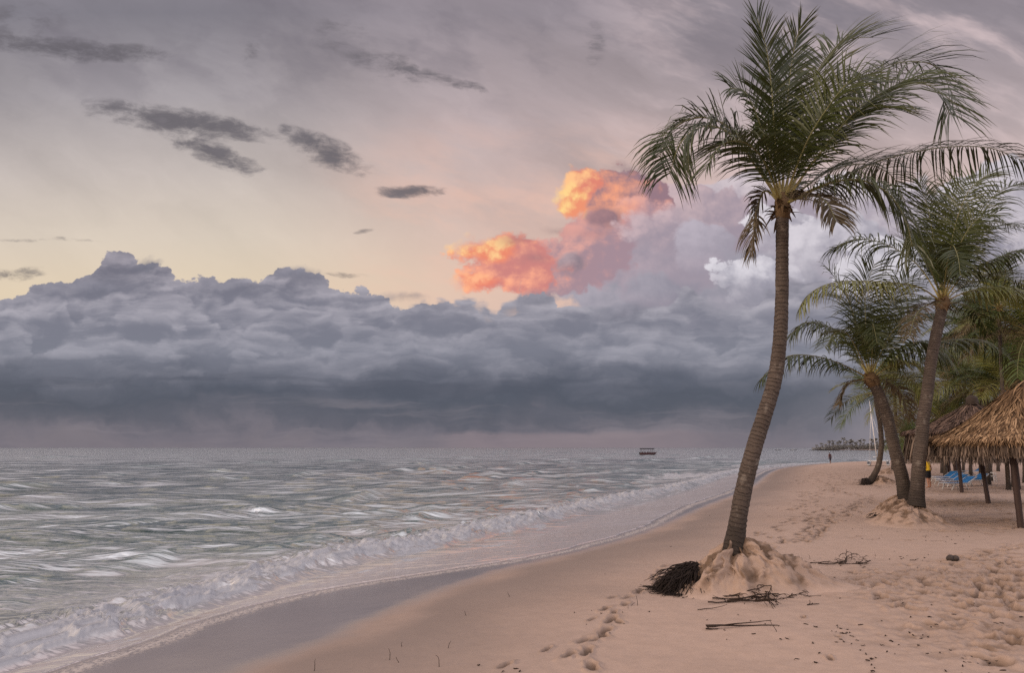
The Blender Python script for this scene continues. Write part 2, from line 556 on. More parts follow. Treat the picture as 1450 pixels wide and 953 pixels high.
def at(name, out='Fac'):
    n = new('ShaderNodeAttribute', attribute_name=name)
    return Ex(n.outputs[out])


def objco():
    return Ex(new('ShaderNodeTexCoord').outputs['Object'])


def worldco():
    return Ex(new('ShaderNodeNewGeometry').outputs['Position'])


def vscale(v, x, y, z):
    n = new('ShaderNodeVectorMath', operation='MULTIPLY')
    put(v, n.inputs[0]); n.inputs[1].default_value = (x, y, z)
    return Ex(n.outputs[0])


# ---------------------------------------------------------------- the shore: everything is measured from the dry line of the beach
DRY = np.array([(-60, -300), (-30, -150), (-14, -60), (-8.6, -20), (-6.2, -4), (-5.0, 3), (-4.3, 6.5), (-3.7, 9.43), (-2.96, 11.02), (-2.0, 13.7), (-0.42, 16.9), (2.1, 20.3), (4.0, 23.5),
                (5.5, 26.4), (9.9, 35.8), (17.5, 51.5), (35.3, 92.7), (51.7, 119.6), (62, 132), (82, 143), (125, 158), (215, 205), (330, 320), (420, 470), (455, 610), (425, 705), (370, 738), (328, 752), (345, 790), (430, 840), (700, 1000), (1500, 2400)], float)


def _smooth_line(p):
    """resample the line with a rounded path"""
    out = []
    for i in range(len(p) - 1):
        p0 = p[max(i - 1, 0)]; p1 = p[i]; p2 = p[i + 1]; p3 = p[min(i + 2, len(p) - 1)]
        for t in np.linspace(0, 1, 4, endpoint=False):
            out.append(0.5 * ((2 * p1) + (-p0 + p2) * t + (2 * p0 - 5 * p1 + 4 * p2 - p3) * t * t + (-p0 + 3 * p1 - 3 * p2 + p3) * t ** 3))
    out.append(p[-1])
    return np.array(out)


DRYS = _smooth_line(DRY)
_arc = np.concatenate([[0], np.cumsum(np.hypot(*np.diff(DRYS, axis=0).T))])
_k0 = _arc[np.argmin(np.hypot(DRYS[:, 0] + 3.7, DRYS[:, 1] - 9.43))]


def shore(x, y):
    """signed distance (positive on land) from the dry line and length along it"""
    x = np.asarray(x, float); y = np.asarray(y, float)
    best = np.full(x.shape, 1e18); s = np.zeros(x.shape); t = np.zeros(x.shape)
    for i in range(len(DRYS) - 1):
        a = DRYS[i]; d = DRYS[i + 1] - a; L2 = d @ d
        k = np.clip(((x - a[0]) * d[0] + (y - a[1]) * d[1]) / L2, 0, 1)
        qx = x - a[0] - k * d[0]; qy = y - a[1] - k * d[1]
        q = qx * qx + qy * qy
        m = q < best
        best = np.where(m, q, best)
        sg = np.sign(qx * d[1] - qy * d[0])
        s = np.where(m, sg * np.sqrt(q), s)
        t = np.where(m, _arc[i] + k * math.sqrt(L2) - _k0, t)
    return s, t


def sand_z0(s):
    up = 0.32 + 0.66 * np.tanh(0.128 * np.maximum(s, 0))
    dn = 0.32 + 0.085 * np.minimum(s, 0)
    dn = np.where(s < -5, 0.32 - 0.425 + (s + 5) * 0.055, dn)
    return np.where(s > 0, up, np.maximum(dn, -3.0))


def sand_base(x, y):
    s, t = shore(x, y)
    z = sand_z0(s)
    r = np.hypot(x, y)
    z = z + sstep(-2, 5, s) * (0.05 * fbm(x * 0.16, y * 0.16, 3, 3) + 0.012 * fbm(x * 0.8, y * 0.8, 5, 3))
    z = z + sstep(18, 60, s) * (0.25 * (1 + fbm(x * 0.05, y * 0.05, 9, 2)))
    return z, s, t


def ground(x, y):
    return float(sand_base(np.array([float(x)]), np.array([float(y)]))[0][0])


def on_ground(px, py):
    """the sand under a photograph position"""
    z = 0.8
    for _ in range(25):
        p = at_z(px, py, z)
        z = 0.5 * z + 0.5 * ground(p[0], p[1])
    p[2] = ground(p[0], p[1])
    return p


def fan(rings, angs):
    R, A = np.meshgrid(np.asarray(rings), np.asarray(angs), indexing='ij')
    x = (R * np.sin(A)).ravel(); y = (R * np.cos(A)).ravel()
    nr, na = R.shape
    i = np.arange(nr * na).reshape(nr, na)
    f = np.stack([i[:-1, :-1], i[1:, :-1], i[1:, 1:], i[:-1, 1:]], -1).reshape(-1, 4)
    return x, y, f, R.ravel()


def compact(v, f, *arrs):
    used = np.zeros(len(v), bool); used[f.ravel()] = True
    idx = np.cumsum(used) - 1
    return (v[used], idx[f].astype(np.int32)) + tuple(a[used] for a in arrs)


# ---------------------------------------------------------------- footprints and trampled sand
TRAILS = [
    ([(655, 953), (691, 925), (739, 906), (795, 874), (839, 851), (879, 826), (905, 814)], .75, .05, .8),
    ([(770, 953), (806, 931), (823, 902), (842, 872), (857, 862), (877, 843), (907, 828), (926, 806), (948, 784)], .34, .07, 1.25),
    ([(785, 950), (812, 918), (826, 890), (850, 868), (880, 842)], .5, .10, 1.0),
    ([(1084, 767), (1093, 745), (1114, 735), (1135, 729), (1157, 717), (1180, 712)], .5, .25, 1.0),
    ([(1132, 760), (1146, 752), (1164, 735), (1200, 722), (1234, 705)], .4, .18, 1.2),
    ([(1130, 680), (1143, 674), (1160, 665), (1172, 658)], .8, .4, 1.2),
    ([(1121, 690), (1135, 692), (1147, 701), (1152, 707), (1130, 716)], .5, .3, 1.2),
    ([(1175, 687), (1185, 694), (1200, 697), (1221, 699), (1234, 704), (1221, 712), (1202, 719), (1184, 726), (1153, 729), (1133, 733)], .38, .2, 1.25),
    ([(1177, 733), (1160, 738), (1147, 744), (1152, 751), (1120, 762)], .3, .16, 1.2),
    ([(1135, 668), (1165, 668), (1190, 676), (1215, 680)], .6, .5, 1.3),
    ([(1150, 676), (1170, 680), (1178, 690), (1165, 700), (1140, 705)], .6, .4, 1.2),
    ([(1190, 684), (1230, 682), (1250, 690)], .5, .3, 1.1),
    ([(1190, 760), (1240, 755), (1300, 765), (1360, 760)], .7, .5, .9),
    ([(1110, 850), (1150, 880), (1170, 915), (1185, 953)], 1.2, .3, .6),
    ([(1080, 725), (1100, 712), (1130, 700)], .9, .3, .8),
]


def make_prints():
    out = []
    rg = np.random.default_rng(3)
    for ti, (pts, step, wob, size) in enumerate(TRAILS):
        if 3 <= ti < 12: step *= .62; size *= 1.3
        w = [at_z(px, py, 0.85)[:2] for px, py in pts]
        for a, b in zip(w[:-1], w[1:]):
            L = np.hypot(*(b - a)); n = max(1, int(L / step))
            an = math.atan2(b[1] - a[1], b[0] - a[0])
            for k in range(n):
                p = a + (b - a) * ((k + rg.uniform(.2, .8)) / n)
                side = (1 if k % 2 else -1) * 0.09
                p = p + np.array([-math.sin(an), math.cos(an)]) * (side + rg.normal(0, wob)) + rg.normal(0, wob * .4, 2)
                out.append((p[0], p[1], an + rg.normal(0, .22), .14 * size * rg.uniform(.85, 1.15), .058 * size * rg.uniform(.85, 1.2), .036 * rg.uniform(.7, 1.3)))
    # the churned corner on the right, and the ground under the shelters
    zones = [([(1180, 802), (1260, 800), (1450, 775), (1450, 850), (1330, 845), (1230, 826)], 150, 1.0),
             ([(1330, 835), (1450, 800), (1450, 953), (1395, 953), (1350, 890)], 80, 1.05),
             ([(1300, 690), (1450, 690), (1450, 765), (1300, 750)], 140, 1.25),
             ([(1180, 660), (1300, 652), (1440, 662), (1330, 690), (1240, 682)], 160, 1.5),
             ([(1210, 800), (1290, 850), (1330, 900), (1200, 830)], 22, 1.0)]
    for poly, n, size in zones:
        w = np.array([at_z(px, py, 0.85)[:2] for px, py in poly])
        lo = w.min(0); hi = w.max(0); c = 0; tries = 0
        while c < n and tries < 20000:
            tries += 1
            p = lo + rg.random(2) * (hi - lo)
            ins = False; j = len(w) - 1
            for i in range(len(w)):
                if (w[i][1] > p[1]) != (w[j][1] > p[1]) and p[0] < (w[j][0] - w[i][0]) * (p[1] - w[i][1]) / (w[j][1] - w[i][1]) + w[i][0]:
                    ins = not ins
                j = i
            if ins:
                c += 1
                out.append((p[0], p[1], rg.uniform(0, 6.28), .15 * size * rg.uniform(.7, 1.4), .085 * size * rg.uniform(.7, 1.4), .055 * rg.uniform(.5, 1.3)))
    return out


def stamp(x, y, z, prints):
    """press the prints into the sand; returns the turned-up amount"""
    dig = np.zeros_like(z); dep = np.zeros_like(z); rim = np.zeros_like(z)
    order = np.argsort(y); ys = y[order]
    for (cx, cy, an, la, lb, dp) in prints:
        R = la * 3.2
        i0, i1 = np.searchsorted(ys, [cy - R, cy + R])
        ix = order[i0:i1]
        ix = ix[np.abs(x[ix] - cx) < R]
        if len(ix) == 0:
            continue
        dx = x[ix] - cx; dy = y[ix] - cy
        a = dx * math.cos(an) + dy * math.sin(an); b = -dx * math.sin(an) + dy * math.cos(an)
        wob = 1 + 0.22 * vnoise(x[ix] * 9, y[ix] * 9, 21)
        waist = lb * (1 - 0.25 * np.exp(-(a / (la * .45)) ** 2))
        q = np.sqrt((a / la) ** 2 + (b / waist) ** 2) * wob
        dp = dp * 1.5
        dep[ix] = np.minimum(dep[ix] - dp * .12 * sstep(1.1, .5, q), -dp * sstep(1.15, 0.55, q))
        rim[ix] = np.maximum(rim[ix], dp * 0.5 * np.exp(-((q - 1.4) / 0.34) ** 2) * (0.6 + 0.6 * vnoise(x[ix] * 5, y[ix] * 5, 4)))
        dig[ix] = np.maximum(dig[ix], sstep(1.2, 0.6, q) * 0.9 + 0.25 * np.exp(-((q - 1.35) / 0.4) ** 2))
    z += np.maximum(dep, -.11) + rim * np.clip(1 + dep / .03, 0, 1)
    return dig


PRINTS = make_prints()


def film_edge(t):
    """where the last thin sheet of water ends (distance from the dry line)"""
    kn = np.array([(-60, -3.0), (-6, -2.9), (0, -2.9), (2.2, -3.3), (4, -3.4), (6, -2.7), (7.5, -1.7), (9, -1.15), (10.5, -0.75), (12, -.62), (15, -0.62), (19, -0.5), (24, -.8), (30, -1.1), (40, -1.0), (60, -1.2), (100, -1.2), (3000, -1.2)])
    return np.interp(t, kn[:, 0], kn[:, 1]) + 0.12 * fbm(t * 0.6, t * 0 + .5, 31, 3)


def breaker_line(t):
    kn = np.array([(-80, -4.2), (-4, -4.1), (0, -4.0), (3, -4.3), (6, -5.0), (10, -5.4), (16, -5.6), (24, -5.8), (36, -5.6), (60, -5.0), (100, -5.0), (3000, -5)])
    return np.interp(t, kn[:, 0], kn[:, 1]) + 0.28 * fbm(t * 0.22, t * 0 + 3.3, 37, 3)


def build_sand():
    rings = [0.5]
    while rings[-1] < 9000:
        r = rings[-1]
        k = .05 if r < 5 else (.0032 if r < 45 else (.006 if r < 180 else .04))
        rings.append(r * (1 + k))
    a0 = np.radians(np.concatenate([np.arange(-180, -44, 4), np.linspace(-42, 42, 1150), np.arange(46, 181, 4)]))
    x, y, f, R = fan(rings, a0)
    z, s, t = sand_base(x, y)
    near = R < 220
    xn, yn, zn = x[near], y[near], z[near].copy()
    dig = np.zeros_like(z)
    dn = stamp(xn, yn, zn, PRINTS)
    # lumpy churned sand
    ch = np.zeros(len(xn))
    for poly, cx, cy, sx, sy, am in [(0, *at_z(1390, 830, .85)[:2], 2.6, 2.2, 1.0), (0, *at_z(1440, 905, .85)[:2], 1.6, 1.4, 1.0), (0, *at_z(1300, 812, .85)[:2], 1.8, .9, .8), (0, *at_z(1390, 715, .85)[:2], 5, 6, .7), (0, *at_z(1290, 665, .85)[:2], 18, 22, .8)]:
        ch = np.maximum(ch, am * np.exp(-((xn - cx) / sx) ** 2 - ((yn - cy) / sy) ** 2))
    lump = 1 - np.abs(fbm(xn * 1.7, yn * 1.7, 51, 4, .55)) * 1.6
    zn += ch * (0.024 * (lump - 0.6) + 0.042 * fbm(xn * 3.4, yn * 3.4, 57, 4, .55))
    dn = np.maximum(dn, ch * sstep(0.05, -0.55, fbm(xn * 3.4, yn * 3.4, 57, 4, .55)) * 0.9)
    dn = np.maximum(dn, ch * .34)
    # faint ripples of blown and washed sand everywhere above the dry line
    zn += sstep(.4, 3, s[near]) * 0.005 * fbm(xn * 3.1, yn * 3.1, 61, 3)
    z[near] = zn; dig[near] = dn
    fe = film_edge(t)
    wet = sstep(0.75, -0.25, s + 0.12 * fbm(t * 1.3, s * 1.3, 71, 3))
    sd = s + 0.5 * fbm(t * .4, s * .4, 73, 3)
    damp = sstep(5.0, 1.0, sd) * sstep(0.0, 1.1, sd) + 0.35 * sstep(1.1, 0.0, sd)
    grain = np.exp(-((s - fe - 0.30) / 0.28) ** 2) * sstep(0.3, -0.2, s)          # spent foam left behind by the last sheet
    keep = ~((s < -22) | ((R > 300) & (s < -8)))
    fk = keep[f].all(1)
    v = np.stack([x, y, z], 1)
    v, f, wet, damp, dig, grain = compact(v, f[fk], wet, damp, dig, grain)
    me = mesh_from('sand', v, f)
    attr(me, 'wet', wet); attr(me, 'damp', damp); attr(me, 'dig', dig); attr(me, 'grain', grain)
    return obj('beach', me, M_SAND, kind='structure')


def sand_shader():
    p = worldco()
    wet = at('wet'); damp = at('damp'); dig = at('dig'); grain = at('grain')
    n1 = noise(p, 0.35, 5, 0.6, dims='3D')
    n2 = noise(p, 55.0, 3, 0.7, dims='3D')
    n3 = noise(p, 5.0, 5, 0.65, dims='3D')
    dry = mix(n1, (0.288, 0.207, 0.166), (0.358, 0.264, 0.216))
    dry = mix(sm(0.35, 0.75, n3) * 0.35, dry, (0.235, 0.170, 0.135))
    dry = cmul(dry, n2 * 0.5 + 0.75)
    speck = sm(0.70, 0.76, noise(p, 38.0, 2, 0.5, dims='3D'))
    dry = mix(speck * 0.35, dry, (0.12, 0.08, 0.06))
    col = mix(damp * 0.8, dry, mix(n1, (0.135, 0.106, 0.094), (0.172, 0.136, 0.121)))
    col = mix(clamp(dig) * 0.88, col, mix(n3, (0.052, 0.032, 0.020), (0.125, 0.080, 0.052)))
    gs = sm(0.52, 0.62, noise(p, 16.0, 3, 0.6, dims='3D') + grain * 0.10) * grain
    col = mix(wet, col, mix(n1, (0.150, 0.120, 0.110), (0.195, 0.158, 0.145)))
    col = mix(gs * 0.5, col, (0.40, 0.37, 0.36))
    rough = mix(wet, 0.86, sm(0.3, 0.7, n1, 0.07, 0.16))
    rough = mx(rough, gs)
    h = n2 * 0.35 + n3 * 0.8
    b = bump(h, sm(0, 1, wet, 0.5, 0.14), 0.02)
    return principled(col, rough, b, ior=1.5, spec=sm(0, 1, wet, 0.2, 1.0))


M_SAND = material('sand', sand_shader)
build_sand()


# ---------------------------------------------------------------- the sea
def build_sea():
    rings = [6.0]
    while rings[-1] < 9000:
        r = rings[-1]
        k = .0045 if r < 40 else (.007 if r < 90 else (.014 if r < 300 else .04))
        rings.append(r * (1 + k))
    a0 = np.radians(np.concatenate([np.arange(-130, -44, 2), np.linspace(-42, 42, 1000), np.arange(44, 80, 2)]))
    x, y, f, R = fan(rings, a0)
    s, t = shore(x, y)
    sz, _, _ = sand_base(x, y)
    # shore coordinates straighten into plain ones offshore
    w = sstep(25, 80, -s)
    sn = x * 0.88 - y * 0.475; tn = x * 0.475 + y * 0.88
    S = s * (1 - w) + sn * w; T = t * (1 - w) + tn * w
    dist = -s
    fe = film_edge(t); bl = breaker_line(t)
    q = s - bl                                        # > 0 towards the beach
    gap = np.interp(R, rings, np.gradient(np.array(rings)))
    rg = np.random.default_rng(11)
    # chop
    ch = np.zeros_like(x)
    for i in range(46):
        lam = 0.45 * (24 ** rg.random())
        an = math.radians(-72) + rg.normal(0, 0.42)
        ph = rg.uniform(0, 6.28)
        am = 0.0066 * lam ** 0.95
        fade = sstep(2.0, 5.0, lam / gap)
        k = 2 * math.pi / lam
        xx = x + 0.35 * lam * vnoise(x / lam * .35, y / lam * .35, 200 + i); yy = y
        sw = np.sin(k * (xx * math.cos(an) + yy * math.sin(an)) + ph)
        ch += fade * am * (sw + 0.25 * np.abs(sw))
    z = ch * sstep(-0.5, 6, dist - 4.0)
    # crests rolling in
    foam = np.zeros_like(x)
    crest = np.zeros_like(x)
    for j, (s0, h, wd, seed, cut) in enumerate([(-7.6, .11, .75, 5, .05), (-9.8, .16, .95, 6, .0), (-13.5, .16, 1.1, 7, .1), (-19, .26, 1.2, 8, .05), (-27, .28, 1.5, 9, .1), (-37, .3, 1.9, 10, .1), (-52, .34, 2.3, 12, .1), (-75, .4, 3, 13, .1), (-110, .45, 4, 14, .1), (-170, .55, 6, 15, .1), (-260, .6, 9, 16, .1)]):
        c = s0 + abs(s0) * 0.10 * fbm(T * (1.6 / abs(s0)), T * 0 + seed, 40 + seed, 3)
        am = sstep(cut, cut + .55, fbm(T * (2.2 / abs(s0) ** .8), T * 0 + seed * 1.7, 90 + seed, 2) + .12)
        dd = (S - c) if s0 < -40 else (s - c)
        g = np.where(dd > 0, np.exp(-(dd / (wd * .42)) ** 2), np.exp(-(dd / wd) ** 2))
        z += h * am * g
        crest = np.maximum(crest, am * np.where(dd > -wd * .3, np.exp(-((dd - wd * .15) / (wd * .5)) ** 2), 0))
        if -20 < s0:
            foam = np.maximum(foam, am * 0.55 * np.exp(-((dd - wd * 1.0) / (wd * .9)) ** 2))
    # the breaker: a tumbling white roll, steep in front, trailing foam behind
    hb = 0.25 + 0.07 * fbm(t * .35, t * 0 + 8, 55, 3)
    hb = hb * (0.55 + 0.45 * sstep(-2, 9, t))
    roll = np.where(q > 0, sstep(0.62, -0.15, q), np.exp(-(np.minimum(q, 0) / 1.7) ** 2))
    lum = fbm(t * 1.5, s * 2.2, 81, 4, .55)
    lum2 = fbm(t * 4.3, s * 5.5, 83, 3, .55)
    nearfade = sstep(120, 40, R)
    z += hb * roll
    fb = np.where(q > 0, sstep(0.62, 0.05, q), np.exp(-(np.minimum(q + .5, 0) / 1.5) ** 2))
    foam = np.maximum(foam, fb * (0.80 + 0.26 * lum))
    lum3 = 1 - np.abs(fbm(t * .9 + 3, s * 1.3, 87, 3, .5)) * 1.7
    z += sstep(.15, .75, fb) * (0.07 * lum + 0.035 * lum2 + .10 * (lum3 - .4)) * nearfade * sstep(.6, -.2, q)
    # broken water further out behind the breaker
    pat = fbm(T * .10, S * .30, 91, 4)
    foam = np.maximum(foam, sstep(-14, -6, s) * sstep(-.6, .8, pat) * 0.66 * (q < 0))
    foam = np.maximum(foam, sstep(14, 2, t) * np.exp(-((q + 2.4) / 2.2) ** 2) * (.50 + .30 * lum))
    # the surf far down the beach
    far = sstep(50, 75, R) * sstep(-26, -10, s) * sstep(1.0, -1.0, s - bl + 1)
    foam = np.maximum(foam, far * sstep(-.2, .6, fbm(T * .05, S * .16, 97, 3)) * 0.75)
    # the thin sheet running up the sand, streaked with foam
    inner = (q > 0.3) * sstep(0.0, -0.3, s - fe)
    foam = np.maximum(foam, inner * 0.72 * sstep(-.5, .6, fbm(T * .55, S * 1.9, 93, 4)) * sstep(5.0, .6, q))
    lead = np.exp(-((s - fe + 0.04) / 0.06) ** 2)
    foam = np.maximum(foam, lead * 0.28 * sstep(-.3, .4, fbm(t * .35, t * 0 + 1, 94, 2)) * sstep(40, 20, R))
    thin = sz + 0.016 + 0.006 * fbm(T * 1.2, S * 4.5, 95, 3) * sstep(-.2, -1.0, s - fe)
    body = np.maximum(z, thin)
    edge = sstep(0.03, -0.10, s - fe)
    zz = sz - 0.05 + (body - sz + 0.05) * edge
    depth = np.clip(body - sz, 0, 3)
    keep = (s < fe + 0.5) | (R < 8)
    keep = (s < fe + 0.5)
    fk = keep[f].all(1)
    v = np.stack([x, y, zz], 1)
    st = np.stack([S, T, np.zeros_like(S)], 1)
    v, f, foam, depth, crest, st = compact(v, f[fk], foam, depth, crest, st)
    me = mesh_from('water', v, f)
    attr(me, 'foam', foam); attr(me, 'depth', depth); attr(me, 'crest', crest); attr(me, 'shore', st, 'FLOAT_VECTOR')
    return obj('water', me, M_SEA, kind='structure')


def sea_shader():
    p = worldco()
    foam = at('foam'); depth = at('depth'); crest = at('crest')
    sh = at('shore', 'Vector')
    S, T, _ = sep(sh)
    px, py, pz = sep(p)
    # wind ripples at several scales, longer along the crests
    q = xyz(py * 1.0 - px * .15, px * 0.20)
    r0 = noise(q, 0.16, 3, 0.5, dims='2D')
    r1 = noise(q, 0.62, 4, 0.55, dist=0.08, dims='2D')
    r2 = noise(q, 2.4, 4, 0.6, dist=0.05, dims='2D')
    deep = sm(0.05, 0.6, depth)
    rng_ = mth('SQRT', px * px + py * py)
    far = sm(25, 260, rng_)
    h = r0 * (far * 7.0 + 2.4) + r1 * (far * 2.0 + 1.0) + r2 * 0.20
    nrm = bump(h, sm(0.02, 0.7, depth, 0.16, 0.9), 0.62)
    # foam: lacy where thin, solid where thick
    f1 = noise(xyz(S * 1.0, T * 0.5), 1.1, 6, 0.62, dist=0.6, dims='2D')
    f2 = noise(xyz(S * 1.0, T * 0.7), 6.0, 5, 0.65, dist=0.3, dims='2D')
    fac = sm(0.52, 0.80, foam + (f1 - 0.5) * 1.0 + (f2 - 0.5) * 0.35)
    body = mix(sm(0.0, 0.10, depth), (0.34, 0.29, 0.275), (0.22, 0.215, 0.21))  # thin film paled pinkish: sky reflection put into its body colour
    body = mix(sm(0.08, 0.7, depth), body, (0.045, 0.078, 0.078))
    body = mix(sm(0.5, 2.6, depth), body, (0.020, 0.042, 0.048))
    body = mix(crest * deep * 0.7, body, (0.045, 0.105, 0.098))
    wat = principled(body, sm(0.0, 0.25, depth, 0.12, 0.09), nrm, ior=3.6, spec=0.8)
    fb = bump(f2 * 0.7 + f1, 0.55, 0.10)
    fcol = mix(f2, (0.14, 0.145, 0.165), (0.43, 0.435, 0.46))
    fo = principled(fcol, 0.75, fb, spec=0.3)
    n = new('ShaderNodeMixShader')
    put(fac, n.inputs[0])
    Ex.nt.links.new(wat, n.inputs[1]); Ex.nt.links.new(fo, n.inputs[2])
    return n.outputs[0]


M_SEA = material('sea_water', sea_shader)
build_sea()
# ---------------------------------------------------------------- palms
def leaf_shader(c0, c1, tip, rough=0.36):
    def f():
        rnd = Ex(new('ShaderNodeObjectInfo').outputs['Random'])
        p = objco()
        n = noise(p, 1.3, 3, 0.5, dims='3D')
        t = at('along')
        col = mix(clamp(n * 0.7 + rnd * 0.5 - 0.1), c0, c1)
        col = mix(sm(0.72, 1.0, t) * 0.55, col, tip)
        a = principled(col, rough, spec=0.32)
        tr = new('ShaderNodeBsdfTranslucent')
        put(cmul(col, 1.5), tr.inputs[0])
        m = new('ShaderNodeMixShader'); m.inputs[0].default_value = 0.10
        Ex.nt.links.new(a, m.inputs[1]); Ex.nt.links.new(tr.outputs[0], m.inputs[2])
        return m.outputs[0]
    return f


M_LEAF = material('palm_leaf', leaf_shader((0.014, 0.021, 0.005), (0.046, 0.055, 0.012), (0.075, 0.060, 0.018)))
M_LEAF_G = material('grove_palm_leaf', leaf_shader((0.022, 0.038, 0.010), (0.066, 0.088, 0.022), (0.12, 0.10, 0.035)))
M_LEAF_Y = material('palm_leaf_yellowing', leaf_shader((0.070, 0.085, 0.022), (0.14, 0.135, 0.035), (0.17, 0.12, 0.05)))
M_LEAF_D = material('palm_leaf_dry', leaf_shader((0.045, 0.036, 0.020), (0.105, 0.076, 0.040), (0.10, 0.07, 0.042), 0.7))


def _rib():
    t = at('along')
    col = mix(sm(0.0, 0.45, t), (0.23, 0.185, 0.055), (0.13, 0.135, 0.055))
    col = mix(sm(.35, .65, noise(objco(), 7, 3, .6, dims='3D')) * .4, col, (0.12, 0.075, 0.035))
    return principled(col, 0.45, spec=0.4)


def _bark():
    t = at('along'); g = at('round')
    n = noise(xyz(t * 3.0, mth('SINE', g * 6.2832) * .5 + mth('COSINE', g * 6.2832) * .35), 1.6, 4, 0.62, dims='2D')
    n2 = noise(objco(), 26.0, 4, 0.7, dims='3D')
    n3 = noise(objco(), 3.2, 4, 0.6, dims='3D')
    ring = mth('FRACT', t * 12.5 + (n - 0.5) * 2.4)
    line = sm(0.0, 0.16, ring) * sm(1.0, 0.86, ring)
    col = mix(n3, (0.034, 0.026, 0.022), (0.098, 0.076, 0.064))
    col = mix(sm(.45, .7, n2) * .45, col, (0.028, 0.021, 0.017))
    lich = sm(.56, .72, noise(xyz(t * 2.2, g * 3.0 + 5), 1.5, 5, .65, dims='2D'))
    col = mix(lich * .55, col, (0.17, 0.145, 0.125))
    col = mix((1.0 - line) * sm(.3, .6, n) * 0.75, col, (0.018, 0.014, 0.012))
    col = mix(sm(1.7, 0.2, t + n3 * .8) * 0.85, col, (0.020, 0.016, 0.014))        # darker towards the foot of the trunk
    b = bump(line * 0.7 + n2 * 0.5, 0.8, 0.025)
    return principled(col, 0.85, b, spec=0.2)


def _fibre():
    n = noise(vscale(objco(), 5, 5, 22), 2.0, 4, .65, dims='3D')
    return principled(mix(n, (0.035, 0.023, 0.014), (0.17, 0.108, 0.058)), 0.85, bump(n, .6, .02), spec=.15)


def _root():
    n = noise(objco(), 11.0, 4, .65, dims='3D')
    return principled(mix(n, (0.005, 0.004, 0.004), (0.028, 0.019, 0.016)), 0.8, spec=.2)


def _twig():
    n = noise(objco(), 9.0, 4, .65, dims='3D')
    return principled(mix(n, (0.010, 0.007, 0.006), (0.045, 0.030, 0.024)), 0.85, spec=.15)


M_RIB = material('frond_rib', _rib)
M_BARK = material('palm_bark', _bark)
M_FIBRE = material('palm_fibre', _fibre)
M_ROOT = material('palm_roots', _root)
M_TWIG = material('weathered_twig', _twig)


def spline(p, n):
    """Catmull-Rom through points (any columns), n samples evenly in parameter"""
    p = np.asarray(p, float)
    m = len(p) - 1
    out = []
    for q in np.linspace(0, m, n):
        i = min(int(q), m - 1); t = q - i
        p0 = p[i - 1] if i > 0 else 2 * p[0] - p[1]
        p1, p2 = p[i], p[i + 1]
        p3 = p[i + 2] if i + 2 <= m else 2 * p[m] - p[m - 1]
        out.append(0.5 * ((2 * p1) + (-p0 + p2) * t + (2 * p0 - 5 * p1 + 4 * p2 - p3) * t * t + (-p0 + 3 * p1 - 3 * p2 + p3) * t ** 3))
    return np.array(out)


def nrm(a):
    return a / np.maximum(np.linalg.norm(a, axis=-1, keepdims=True), 1e-9)


def tube(path, rad, sides=8, cap=True, wob=0.0, seed=0):
    """swept tube; returns verts, quads, along(m), round(0..1)"""
    path = np.asarray(path, float); rad = np.broadcast_to(np.asarray(rad, float), (len(path),))
    T = nrm(np.gradient(path, axis=0))
    ref = np.array([0.31, -0.9, 0.2]) if abs(T[0][2]) > .5 else np.array([0.05, 0.1, 1.0])
    A = nrm(np.cross(T, ref)); B = np.cross(T, A)
    an = np.linspace(0, 2 * math.pi, sides, endpoint=False)
    r = rad[:, None] * np.ones(sides)
    if wob:
        r = r * (1 + wob * np.random.default_rng(seed).normal(0, 1, r.shape))
    v = path[:, None] + r[..., None] * (np.cos(an)[None, :, None] * A[:, None] + np.sin(an)[None, :, None] * B[:, None])
    n = len(path)
    i = np.arange(n * sides).reshape(n, sides)
    j = np.roll(i, -1, 1)
    f = np.stack([i[:-1], j[:-1], j[1:], i[1:]], -1).reshape(-1, 4)
    al = np.concatenate([[0], np.cumsum(np.linalg.norm(np.diff(path, axis=0), axis=1))])
    al = np.repeat(al, sides); rd = np.tile(an / (2 * math.pi), n)
    v = v.reshape(-1, 3)
    if cap:
        v = np.concatenate([v, path[:1], path[-1:]]); c0 = n * sides
        f = np.concatenate([f, np.stack([np.full(sides, c0), j[0], i[0], i[0]], -1)[:, [0, 1, 2, 2]]]) if False else f
        t0 = np.stack([np.full(sides, c0), j[0], i[0]], -1); t1 = np.stack([np.full(sides, c0 + 1), i[-1], j[-1]], -1)
        al = np.concatenate([al, [0, al.max()]]); rd = np.concatenate([rd, [0, 0]])
        return v, f, np.concatenate([t0, t1]), al, rd
    return v, f, np.zeros((0, 3), int), al, rd


